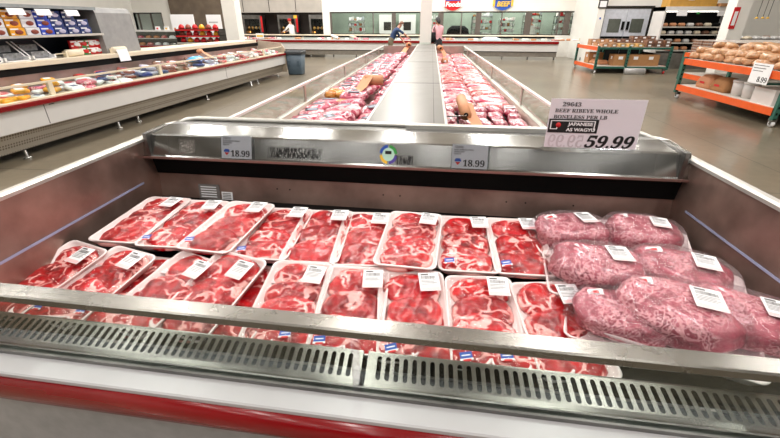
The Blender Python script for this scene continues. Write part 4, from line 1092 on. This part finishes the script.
MB().tube([(0, -.14, 0), (0, .14, 0)], .05, KRAFT, 16).build('roll', e)
MB().add([(.05, -.12, 0), (.05, .12, 0), (.30, .10, -.16), (.30, -.14, -.16)], [(0, 1, 2, 3)], KRAFT).build('paper_strip', e)
# bin at the case end
p = atz(297, 74, 0)
b = empty('waste_bin', (p.x, p.y, 0), 0, 'slate blue square plastic waste bin at the far end of the left case', 'bin')
MB().loft([rr(.44, .44, 0, .06), rr(.46, .46, .03, .06), rr(.56, .56, .68, .07), rr(.54, .54, .68, .07), rr(.42, .42, .04, .06)], BIN, True, True).build('body', b)
MB().loft([rr(.60, .60, .64, .08), rr(.62, .62, .70, .08), rr(.60, .60, .74, .08), rr(.54, .54, .74, .07), rr(.52, .52, .66, .07)], mat('bin_liner', (52, 56, 60), .4, bump=1, bscale=20), False, False).build('bag_liner', b)
MB().box((.12, -.285, .3), (.2, -.26, .45), BIN).box((-.2, -.285, .3), (-.12, -.26, .45), BIN).build('handle', b)

# ================================================================= glass service case and flower rack at the far left
p = atY(155, 45, 17.0)
e = empty('service_case', (p.x - .2, 17.0, 0), 0, 'curved glass service case with steel interior below the small left window', 'display case')
MB().box((-1.35, 0, .0), (1.25, .8, .74), WHITE).build('base', e); MB().box((-1.35, -.04, .66), (1.25, 0, .74), RED).build('bumper', e)
MB().box((-1.35, .55, .74), (1.25, .8, 1.28), PANEL).build('back_panel', e); MB().box((-1.35, .1, 1.24), (1.25, .8, 1.3), WHITE).build('top', e)
MB().box((-1.3, .1, .98), (1.2, .5, 1.0), WHITE).build('shelf', e)
gl = MB(); pts = [(.0, .74), (-.04, .95), (.0, 1.12), (.1, 1.25)]
for i in range(3):
    (a, b1), (c, d1) = pts[i], pts[i + 1]; gl.add([(-1.35, a, b1), (1.25, a, b1), (1.25, c, d1), (-1.35, c, d1)], [(0, 1, 2, 3)], GLASS, True)
gl.build('curved_glass', e)
for k in range(14):
    m = random.choice([PORK, KRAFT, PAPER, RIBS, STEEL])
    o = MB().loft([rr(.2, .2, 0, .05), rr(.2, .2, .06, .05), rr(.1, .1, .1, .03)], m).build('deli_tray', None, (p.x - 1.4 + (k % 7) * .34, 17.3, .742 if k < 7 else 1.002))
    tag(o, 'small tray of food behind the curved glass at the far left', 'tray', 'trays in the curved glass case')
for k in range(3):
    o = MB().box((-.1, 0, 0), (.1, .02, .14), PAPER).box((-.05, -.005, .03), (.03, 0, .09), [REDI, YEL, KRAFT][k]).build('counter_card', None, (p.x + .15 + k * .38, 17.2, 1.3))
    tag(o, ['white card with red mark on the curved glass case', 'white card with yellow mark on the curved glass case', 'white card with tan mark on the curved glass case'][k], 'card')
def gift_rack(pxa, pxb, Y, lb):
    a = atY(pxa, 45, Y); bb = atY(pxb, 45, Y); w = bb.x - a.x
    e = empty('display_rack', ((a.x + bb.x) / 2, Y, 0), 0, lb, 'display rack')
    MB().box((-w / 2, 0, 0), (-w / 2 + .04, .6, 1.35), DARK).build('side_frame', e); MB().box((w / 2 - .04, 0, 0), (w / 2, .6, 1.35), DARK).build('side_frame', e)
    for z in (.6, .85, 1.1, 1.32):
        MB().box((-w / 2, 0, z), (w / 2, .6, z + .03), DARK).build('shelf', e)
        n = int(w / .28)
        for k in range(n):
            m = random.choice([REDP, AMB, REDP, BRN]); s = random.uniform(.8, 1.1)
            x = (a.x + bb.x) / 2 - w / 2 + .18 + k * .28
            o = MB().loft([rr(.18, .18, 0, .04), rr(.2, .2, .06, .06), rr(.14, .14, .13, .05), rr(.05, .05, .17, .02)], m).build('gift_pack', None, (x, Y + .2, z + .03))
            tag(o, 'red or amber wrapped item on the dark rack near the left column', 'package', 'items on the red rack ' + ('left' if pxa < 200 else 'right'))
        MB().box((-w / 2, -.02, z - .03), (w / 2, -.005, z + .02), REDP if z > 1 else ALU).build('shelf_strip', e)
gift_rack(178, 221, 16.6, 'dark display rack of red and amber goods left of the white column')
p = atY(184, 26, 18.5); tag(MB().box((-.04, .03, -p.z), (0, .06, .4), DARK).box((-.55, 0, -.5), (.5, .03, .45), PAPER).box((-.3, -.01, -.4), (.2, 0, -.1), DARK).build('poster_board', None, (p.x, 18.5, p.z)), 'white poster board standing behind the red display rack', 'poster')
p = atY(214, 25, 18.5); tag(MB().box((-.04, .03, -p.z), (0, .06, .3), DARK).box((-.3, 0, -.4), (.35, .03, .4), PAPER).box((-.2, -.01, .1), (.2, 0, .12), GREYINK).build('poster_board', None, (p.x, 18.5, p.z)), 'white notice hanging left of the white column', 'poster')

# ================================================================= orange racks on the right
def beam_rack(name, x0, x1, y0, y1, zb, zt, lb, mid_posts=()):
    e = empty(name, (x0, y0, 0), 0, lb, 'rack')
    W, Lg = x1 - x0, y1 - y0
    for z in (zb, zt):
        for x in (0, W - .05): MB().box((x, .05, z - .12), (x + .05, Lg - .05, z), ORANGE).build('beam', e)
        MB().box((.05, .04, z - .03), (W - .05, Lg - .04, z), mat('shelf_board', (214, 206, 196), .5)).build('shelf_board', e)
    for y in (0, Lg - .07):
        for x in [0, W - .07] + list(mid_posts):
            p = MB().box((x, y, .12), (x + .07, y + .07, zt + .03), TEAL)
            for q in range(int((zt - .15) / .1)): p.box((x + .02, y - .002, .2 + q * .1), (x + .05, y, .24 + q * .1), BLACK)
            p.build('upright', e)
        for z in (zb - .08, zt - .07): MB().box((.07, y + .01, z), (W - .07, y + .05, z + .06), TEAL).build('cross_brace', e)
    for x in (.05, W - .1):
        for y in (.05, Lg - .1):
            w = MB().tube([(x - .02, y, .055), (x + .02, y, .055)], .055, PAPER if x < .1 else REDP, 14).build('caster', e)
            MB().box((x - .035, y - .05, .09), (x + .035, y + .05, .14), STEELD).box((x - .035, y - .02, .04), (x - .028, y + .02, .1), STEELD).box((x + .028, y - .02, .04), (x + .035, y + .02, .1), STEELD).build('caster_fork', w)
    return e
beam_rack('orange_rack', 5.72, 8.15, 15.3, 17.5, .24, .84, 'orange and green wheeled rack of cartons, the farther one', (1.0,))
for k in range(4):
    o = MB().box((0, 0, 0), (.5, .42, .36), CARD).box((-.004, .12, .2), (0, .26, .3), PAPER).box((.15, -.004, .2), (.3, 0, .3), PAPER).build('cardboard_box', None, (5.85 + (k % 4) * .5 * (k > 0), 15.42 + (.95 if k == 0 else 0), .241), (0, 0, 0), .004)
    tag(o, ['cardboard carton at the rear left of the farther rack', 'cardboard carton at the front left corner of the farther rack', 'cardboard carton, middle of the farther rack front', 'cardboard carton at the right of the farther rack front'][k], 'box')
for k in range(3):
    o = MB().loft([rr(.42, .34, 0, .08), rr(.46, .38, .06, .1), rr(.34, .28, .15, .1)], KRAFT).build('paper_sack', None, (6.15, 15.95 + k * .42, .24), (0, 0, k * .4))
    tag(o, 'tan sack on the lower shelf of the farther rack', 'sack', 'tan sacks on the farther rack')
o = MB().loft([rr(.8, .5, 0, .06), rr(.8, .5, .12, .06)], WOOD).build('paper_sack', None, (7.45, 16.3, .24)); tag(o, 'flat brown sack at the right end of the farther rack', 'sack')
for k in range(24):
    c_, r = k % 8, k // 8
    x = 5.95 + c_ * .285; y = 15.5 + r * .55
    tall = 2 if c_ > 4 else 1
    for q in range(tall + (r == 2)):
        m = PASTRY if c_ > 2 else BREAD
        if 2 <= c_ <= 4 and r == 0: m = mat('golden_rolls', (220, 176, 110), .4, 0, .3, 20)
        o = MB().box((-.1, -.17, 0), (.1, .17, .10), m).box((-.1, -.172, .07), (.1, -.17, .1), ACRYL).box((-.05, -.175, .02), (.04, -.171, .07), PAPER).build('bakery_box', None, (x, y, .845 + q * .103), None, 0)
        tag(o, 'clear bakery box on top of the farther orange rack', 'bakery box', 'bakery boxes on the farther orange rack')
rb = empty('glass_block', (0, 0, 0)); bpy.data.objects.remove(rb)
p = atz(647, 76, .05)
tag(MB().loft([[(a, .10 * math.cos(t), .1 + .10 * math.sin(t)) for t in [2 * PI * j / 12 for j in range(12)]] for a in (-.32, .32)], glassy('cloudy_plastic', (225, 225, 222), .8, .2, .5, 20, .15, .5, .35)).build('plastic_drum', None, (p.x, p.y + .9, .0)), 'clear plastic container lying on the floor under the farther rack', 'container')
# nearer rack
RX0, RX1, RY0, RY1 = 5.78, 8.6, 7.3, 10.35
beam_rack('orange_rack', RX0, RX1, RY0, RY1, .30, .86, 'large orange and green wheeled rack of bagged bread, the nearer one', ())
BR = [lump_mesh(60 + i, .17, .11, .07, BREAD, .8, nz=.22) for i in range(4)]
for r in range(11):
    for c_ in range(8):
        for lv in range(2 if c_ == 0 else (3 if (r + c_) % 3 else 2)):
            if lv and random.random() < .15: continue
            o = link('bread_bag', BR[(r + c_ + lv) % 4], None, (RX0 + .24 + c_ * .33 + random.uniform(-.03, .03) + lv * .05, RY0 + .18 + r * .27 + random.uniform(-.03, .03), .862 + lv * .10), (random.uniform(-.15, .15) * lv, random.uniform(-.1, .1) * lv, random.uniform(-.3, .3) + (PI / 2 if r % 3 == 0 else 0)))
            tag(o, 'bag of brown bread rolls heaped on the nearer orange rack', 'bread bag', 'bread bags on the nearer orange rack')
for i, (y, w, m, nm, lb) in enumerate(((9.75, .3, KRAFT, 'paper_sack', 'tan printed sack at the far end of the nearer rack lower shelf'), (9.25, .3, CARD, 'paper_sack', 'brown printed sack next to the white pails'))):
    e = MB().loft([rr(.36, .5, 0, .06), rr(.40, .54, .08, .1), rr(.34, .46, .2, .1), rr(.2, .3, .27, .05)], m).build(nm, None, (RX0 + .4, y, .30)); tag(e, lb, 'sack')
    MB().box((-.202, -.08, .10), (-.199, .08, .14), REDI).build('red_print', e)
for i, y in enumerate((8.72, 8.42)):
    e = empty('pail', (RX0 + .3, y, .30), 0, ['white plastic pail beside the brown sack', 'white plastic pail left of the white carton'][i], 'pail')
    lp = lambda r, z: [(r * math.cos(2 * PI * j / 20), r * math.sin(2 * PI * j / 20), z) for j in range(20)]
    MB().loft([lp(.11, 0), lp(.13, .26)], WHITE).build('body', e); MB().loft([lp(.138, .25), lp(.138, .285), lp(.12, .29)], WHITE).build('lid', e)
tag(MB().box((RX0 + .12, 7.6, .30), (RX0 + .6, 8.1, .56), WHITE).build('white_carton', bevel=.006), 'white carton at the right of the nearer rack lower shelf', 'box')
# sign hung on the beam
p = Vector((RX0 - .02, 8.0, .90))
e = empty('rack_sign', p, 0, 'white price sign hung on the beam of the nearer orange rack', 'price sign')
tl, bl = atz(681 + 9, 70, .9), None
MB().box((-.012, -.33, -.27), (-.006, .12, .06), PAPER).build('card', e)
text('price', serif('8.99'), .12, INK, e, (-.014, -.08, -.24), (PI / 2, 0, -PI / 2))
for k in range(3): MB().box((-.0135, -.25 + .05 * k, .02 - .045 * k), (-.0125, .09, .03 - .045 * k), GREYINK).build('print_line', e)
# stack of dark trays behind
for r in range(4):
    for c_ in range(9):
        for lv in range(5):
            o = MB().box((-.17, -.2, 0), (.17, .2, .055), PASTRY).box((-.175, -.205, .048), (.175, .205, .06), mat('clear_lid_edge', (196, 186, 178), .2)).build('cookie_tray', None, (7.42 + c_ * .37, 11.2 + r * .45, .84 + lv * .066)) if (r == 0 and c_ == 0 and lv == 0) else None
            if o: CT = o
            else: o = CT.copy(); COL.objects.link(o); o.location = (7.42 + c_ * .37, 11.2 + r * .45, .84 + lv * .066)
            tag(o, 'clear-lidded tray of brown cookies stacked behind the bread rack', 'cookie tray', 'cookie trays stacked behind the bread rack')
beam_rack('orange_rack', 7.2, 10.8, 10.85, 12.95, .3, .835, 'orange rack carrying stacked cookie trays, behind the bread rack', ())

# bakery cooler at the right
q0, q1 = atY(656, 45, 17.2), atY(728, 45, 17.2)
w = q1.x - q0.x
e = empty('bakery_cooler', (q0.x, 17.2, 0), 0, 'black open bakery cooler with lit shelves at the right back', 'cooler')
MB().box((0, .0, 0), (.06, .9, 2.1), WHITE).build('side_panel', e); MB().box((w - .06, 0, 0), (w, .9, 2.1), WHITE).build('side_panel', e)
MB().box((0, .85, 0), (w, .9, 2.1), BLACK).build('back_panel', e)
MB().box((0, -.05, 1.96), (w, .9, 2.1), WHITE).build('canopy', e)
MB().box((0, -.05, 0), (w, .9, .55), STEELD).build('base', e)
MB().box((.1, .15, 1.93), (w - .1, .22, 1.955), mat('tube_light', (255, 250, 240), .5, emis=6)).build('light_tube', e)
MB().box((.4, -.07, 1.8), (.75, -.06, 1.96), PAPER).build('header_card', e); MB().box((w - .75, -.07, 1.8), (w - .4, -.06, 1.96), PAPER).build('header_card', e)
MB().box((w / 2 - .2, -.07, 1.86), (w / 2 - .1, -.06, 1.93), GREEN).build('exit_light', e)
for z in (.62, .88, 1.16, 1.42):
    MB().box((.06, .1, z), (w - .06, .85, z + .03), DARK).build('shelf', e); MB().box((.06, .08, z - .01), (w - .06, .1, z + .03), ALU).build('price_strip', e)
    n = 8
    for k in range(n):
        x = q0.x + .22 + k * (w - .4) / (n - 1)
        m = random.choice([CREAM, KRAFT, WHITE]) if k < 4 else random.choice([PASTRY, BLACK, CREAM])
        o = MB().loft([rr(.2, .2, 0, .05), rr(.21, .21, .08, .05), rr(.15, .15, .12, .05)], m).build('boxed_cake', None, (x, 17.45, z + .03))
        tag(o, 'small boxed cake on a shelf of the black bakery cooler', 'cake box', 'boxed cakes in the bakery cooler')
tag(MB().box((q0.x + .1, 17.2, 2.1), (q0.x + 1.7, 17.8, 2.65), mat('ochre_carton', (192, 146, 66), .7)).box((q0.x + .7, 17.19, 2.3), (q0.x + .9, 17.2, 2.45), PAPER).build('cardboard_box'), 'ochre carton with a white mark standing on top of the bakery cooler', 'box')
tag(MB().box((q1.x - .75, 17.1, 2.1), (q1.x + .15, 17.5, 2.2), CARD).build('cardboard_tray'), 'flat brown cardboard tray at the right end of the cooler top', 'box')
p = atY(737, 20, 15.0); tag(MB().box((p.x - .09, 15.14, 1.6 - .2), (p.x + .09, 15.16, 1.6 + .42), REDP).box((p.x - .05, 15.135, 1.5), (p.x + .05, 15.14, 1.9), PAPER).build('pillar_sign'), 'narrow red and white vertical sign on the right white pillar', 'sign')
# worktable with hanging lamps behind the right pillar
p = atY(765, 33, 16.5)
e = empty('work_table', (p.x + .6, 16.5, 0), 0, 'bakery work table heaped with white goods beyond the right pillar', 'table')
MB().box((-1.2, 0, 1.0), (2.6, .9, 1.05), STEELD).build('table_top', e)
for x in (-1.15, 2.5): MB().box((x, .05, 0), (x + .06, .11, 1.0), STEELD).build('leg', e)
for k in range(16):
    o = MB().loft([rr(.2, .3, 0, .05), rr(.22, .32, .05, .06), rr(.1, .2, .1, .04)], random.choice([WHITE, CREAM, PAPER, KRAFT])).build('wrapped_loaf', None, (p.x - .4 + (k % 8) * .3, 16.7 + .4 * (k // 8), 1.05 + .0))
    tag(o, 'pale wrapped loaf on the bakery work table at the right edge', 'loaf', 'loaves on the bakery work table')
for k, px in enumerate((757, 763, 768)):
    q = atY(px, 17, 16.0)
    e = empty('pendant_lamp', (q.x, 16.0, q.z), 0, ['leftmost of three small yellow pendant lamps', 'middle one of three small yellow pendant lamps', 'rightmost of three small yellow pendant lamps'][k], 'lamp')
    MB().tube([(0, 0, 0), (0, 0, 5.2)], .008, DARK, 6).build('cord', e); MB().tube([(0, 0, -.05), (0, 0, 0)], [.06, .02], YEL, 10).build('lamp_shade', e)

# ================================================================= people
SKIN = mat('skin_tone', (196, 140, 116), .5); HAIR = mat('dark_hair', (24, 20, 20), .5)
def person(label, loc, rz, J, cols, hair, extras=None):
    """J: joint -> (x,y,z,r); x to the person's right, y forward"""
    e = empty('person', loc, rz, label, 'person')
    names = list(J); idx = {n: i for i, n in enumerate(names)}
    vs = [J[n][:3] for n in names]; rad = [J[n][3] for n in names]
    edges = [('pelvis', 'belly'), ('belly', 'chest'), ('chest', 'neck'), ('neck', 'jaw'), ('jaw', 'head')]
    for s in 'lr': edges += [('chest', 'sh' + s), ('sh' + s, 'el' + s), ('el' + s, 'wr' + s), ('wr' + s, 'pa' + s), ('pelvis', 'hi' + s), ('hi' + s, 'kn' + s), ('kn' + s, 'an' + s), ('an' + s, 'to' + s)]
    ed = [(idx[a], idx[b]) for a, b in edges]
    for s in 'lr':
        w, p = Vector(J['wr' + s][:3]), Vector(J['pa' + s][:3]); d = (p - w).normalized(); sd = d.cross(Vector((0, 0, 1))).normalized() if abs(d.z) < .9 else Vector((0, 1, 0)); up = sd.cross(d)
        for k, ln in enumerate((.075, .085, .08, .065)):
            o = sd * (.027 - .018 * k); a = len(vs)
            vs.append(tuple(p + o + d * ln * .5 - up * .004)); rad.append(.009)
            vs.append(tuple(p + o + d * ln * .9 - up * .022)); rad.append(.007)
            ed += [(idx['pa' + s], a), (a, a + 1)]
        a = len(vs); vs.append(tuple(w + (p - w) * .6 + sd * .05 + d * .02)); rad.append(.010); ed.append((idx['pa' + s], a))
    me = bpy.data.meshes.new('body'); me.from_pydata(vs, ed, []); o = link('body', me)
    md = o.modifiers.new('skin', 'SKIN'); md.use_smooth_shade = True
    for i, v in enumerate(me.skin_vertices[0].data): v.radius = (rad[i], rad[i]); v.use_root = (i == 0)
    o.modifiers.new('sub', 'SUBSURF').levels = 1
    dg = bpy.context.evaluated_depsgraph_get(); dg.update()
    m2 = bpy.data.meshes.new_from_object(o.evaluated_get(dg)); bpy.data.objects.remove(o); m2.name = 'body'
    m2.materials.clear(); ml = [SKIN, cols[0], cols[1], BLACK]
    for m in ml: m2.materials.append(m)
    seg = [(Vector(J[a][:3]), Vector(J[b][:3]), a, b) for a, b in edges]
    for pl in m2.polygons:
        c = pl.center; best = None; bd = 9
        for A, B, a, b in seg:
            t = max(0, min(1, (c - A).dot(B - A) / max(1e-6, (B - A).length_squared))); dd = (c - (A + (B - A) * t)).length
            if dd < bd: bd, best = dd, (a, b, t)
        a, b, t = best; k = 0
        if b[:2] in ('hi', 'kn', 'an') or a == 'pelvis' and b == 'belly' and t < .35: k = 2
        elif b[:2] == 'to': k = 3
        elif b in ('belly', 'chest') or b[:2] in ('sh', 'el') or (b == 'neck' and t < .6) or (b[:2] == 'wr' and cols[2] and t < .85): k = 1
        pl.material_index = k; pl.use_smooth = True
    link('body', m2, e)
    h = Vector(J['head'][:3])
    fc = MB()
    fwd = Vector(extras.get('face', (0, 1, 0))).normalized(); up = Vector((0, 0, 1)); rt = fwd.cross(up).normalized(); up = rt.cross(fwd)
    c0 = h - up * .03
    fc.tube([c0 + fwd * .085 + up * .015, c0 + fwd * .115 - up * .02], [.008, .014], SKIN, 8)
    for s in (-1, 1): fc.tube([c0 + fwd * .088 + rt * .035 * s + up * .02, c0 + fwd * .098 + rt * .035 * s + up * .02], [.010, .006], BLACK, 8)
    fc.tube([c0 + fwd * .088 - rt * .022 - up * .052, c0 + fwd * .094 - up * .052, c0 + fwd * .088 + rt * .022 - up * .052], .006, mat('lip_tone', (150, 84, 78), .5), 6)
    for s in (-1, 1): fc.tube([c0 + rt * .085 * s - up * .02, c0 + rt * .098 * s + up * .01, c0 + rt * .09 * s + up * .03], [.008, .014, .008], SKIN, 8)
    fc.build('face', e)
    # hair or cap: a shell over the top and back of the head
    def cap(m, name, low, sc=1.0):
        mb = MB(); loops = []
        for j in range(7):
            ph = PI / 2 * j / 6
            lp = []
            for i in range(18):
                th = 2 * PI * i / 18; v = fwd * math.cos(th) + rt * math.sin(th)
                dz = math.sin(ph) * .105 if True else 0; rr_ = math.cos(ph)
                dip = low * max(0, -math.cos(th)) * (1 - j / 6)
                lp.append(h + v * (.102 if True else 0) * sc * rr_ * (1 + .03 * (math.cos(th) < 0)) + up * (dz - .0 - dip + .01))
            loops.append(lp)
        mb.loft(loops, m); mb.build(name, e)
    cap(hair[0], hair[1], hair[2])
    return e
def stand(lean=0, ar=None, al=None):
    L = math.radians(lean); 
    def up(d, z0=.95): return (0, math.sin(L) * d, z0 + math.cos(L) * d)
    ch = up(.42); nk = up(.56); jw = up(.64); hd = up(.73)
    J = {'pelvis': (0, 0, .95, .15), 'belly': (*up(.18), .14), 'chest': (*ch, .15), 'neck': (*nk, .06), 'jaw': (*jw, .07), 'head': (hd[0], hd[1] + .01, hd[2], .095)}
    for s, k, pose in (('l', -1, al), ('r', 1, ar)):
        J['sh' + s] = (k * .19, ch[1], ch[2] + .05, .062)
        el = pose[0] if pose else (k * .25, ch[1] - .02, ch[2] - .24); wr = pose[1] if pose else (k * .25, ch[1] + .06, ch[2] - .48)
        J['el' + s] = (*el, .046); J['wr' + s] = (*wr, .030)
        v = (Vector(wr) - Vector(el)).normalized() * .08; J['pa' + s] = (wr[0] + v.x, wr[1] + v.y, wr[2] + v.z, .028)
        J['hi' + s] = (k * .10, 0, .88, .10); J['kn' + s] = (k * .11, .02, .48, .062); J['an' + s] = (k * .11, -.01, .08, .042); J['to' + s] = (k * .12, .15, .035, .035)
    return J
WCOAT = mat('white_smock', (232, 230, 226), .6); JEAN = mat('dark_trousers', (50, 52, 60), .6)
p = atY(293, 30, 21.8 + 1.6)
W1 = shw(0, WY - .55, 0)
px_ = p.x * (22.75 + .42) / 23.4
person('person in white smock and red hairnet reaching towards the rotisserie ovens', (px_, 22.55 - .07 * px_, 0), 1.2, stand(10, ((.24, .25, 1.25), (.20, .50, 1.15)), ((-.25, .25, 1.22), (-.18, .5, 1.12))), (WCOAT, WCOAT, True), (REDP, 'hairnet', .02), {'face': (0, 1, -.15)})
p = atY(390, 33, 18.0)
person('person in a dark blue shirt and khaki trousers leaning over the far counter', (p.x, 18.2, 0), -PI / 2 + .3, stand(38, ((.26, .50, 1.18), (.22, .72, 1.02)), ((-.24, .45, 1.05), (-.18, .6, .86))), (mat('navy_shirt', (30, 56, 96), .7), mat('khaki_trousers', (112, 102, 82), .7), False), (mat('grey_brown_hair', (120, 84, 66), .6), 'hair', .06), {'face': (0, 1, -.35)})
p = atY(438.5, 33, 17.6)
w2 = person('person with dark hair in a pink top, seen from behind by the far counter', (p.x, 17.6, 0), .5, stand(6, ((.24, .12, 1.15), (.12, .30, 1.1)), None), (mat('pink_top', (226, 168, 176), .7), JEAN, True), (HAIR, 'hair', .16), {'face': (0, 1, -.1)})
hb = empty('handbag', (p.x - .22, 17.5, .86), 0, 'black shoulder bag hanging at the side of the woman in pink', 'bag')
MB().loft([rr(.22, .14, 0, .04), rr(.26, .16, .1, .05), rr(.22, .12, .38, .04)], BLACK).build('body', hb)
MB().tube([(0, 0, .36), (.03, -.04, .5), (.08, -.03, .62), (.08, .05, .56), (.02, .04, .36)], .012, BLACK, 8).build('strap', hb)
p = atY(530, 30, 24.2)
person('person in white smock and red hairnet standing inside the room behind the long window', (p.x, 24.1, 0), .3, stand(4), (WCOAT, WCOAT, True), (REDP, 'hairnet', .02), {'face': (0, 1, 0)})

# ================================================================= light
def area(name, loc, sx, sy, power, color=(1, .97, .93), rot=(0, 0, 0)):
    l = bpy.data.lights.new(name, 'AREA'); l.shape = 'RECTANGLE'; l.size = sx; l.size_y = sy; l.energy = power; l.color = color
    o = bpy.data.objects.new(name, l); COL.objects.link(o); o.location = loc; o.rotation_euler = rot; return o
for i, x in enumerate((-9.5, -5.5, -1.2, 2.8, 7.5)):
    for j, y in enumerate((-22, -16, -10.5, -5.5, -1.2, 2.4, 6.5, 11, 16, 20.5)):
        area('ceiling_or_fill_lamp', (x, y, 6.6), .45, 2.4, (95 if y < -2 else 120 if y < 4 else 190 if y < 14 else 290))
area('ceiling_or_fill_lamp', (-2, 25.3, 3.15), 9, .6, 420); area('ceiling_or_fill_lamp', (5, 25.0, 3.15), 5, .6, 280); area('ceiling_or_fill_lamp', (-13, 25.3, 3.15), 2, .6, 70)  # area lights added to brighten the rooms behind the windows
w = bpy.data.worlds.new('World'); S.world = w; w.use_nodes = True
w.node_tree.nodes['Background'].inputs['Color'].default_value = (1, .98, .96, 1); w.node_tree.nodes['Background'].inputs['Strength'].default_value = .35
# ================================================================= camera
cam = bpy.data.cameras.new('Camera'); co = bpy.data.objects.new('Camera', cam); COL.objects.link(co); S.camera = co
cam.sensor_fit = 'HORIZONTAL'; cam.sensor_width = 36; cam.lens = 36 * F / 780; cam.clip_start = .05; cam.clip_end = 200
co.location = (0, 0, CAMZ); co.rotation_euler = (PI / 2 - TH, 0, YAW)
S.view_settings.view_transform = 'Standard'; S.view_settings.look = 'None'; S.view_settings.gamma = 1; S.view_settings.use_curve_mapping = False
S.view_settings.exposure = -.4
S.cycles.use_denoising = True
S.cycles.max_bounces = 10; S.cycles.transparent_max_bounces = 16; S.cycles.caustics_reflective = False; S.cycles.caustics_refractive = False
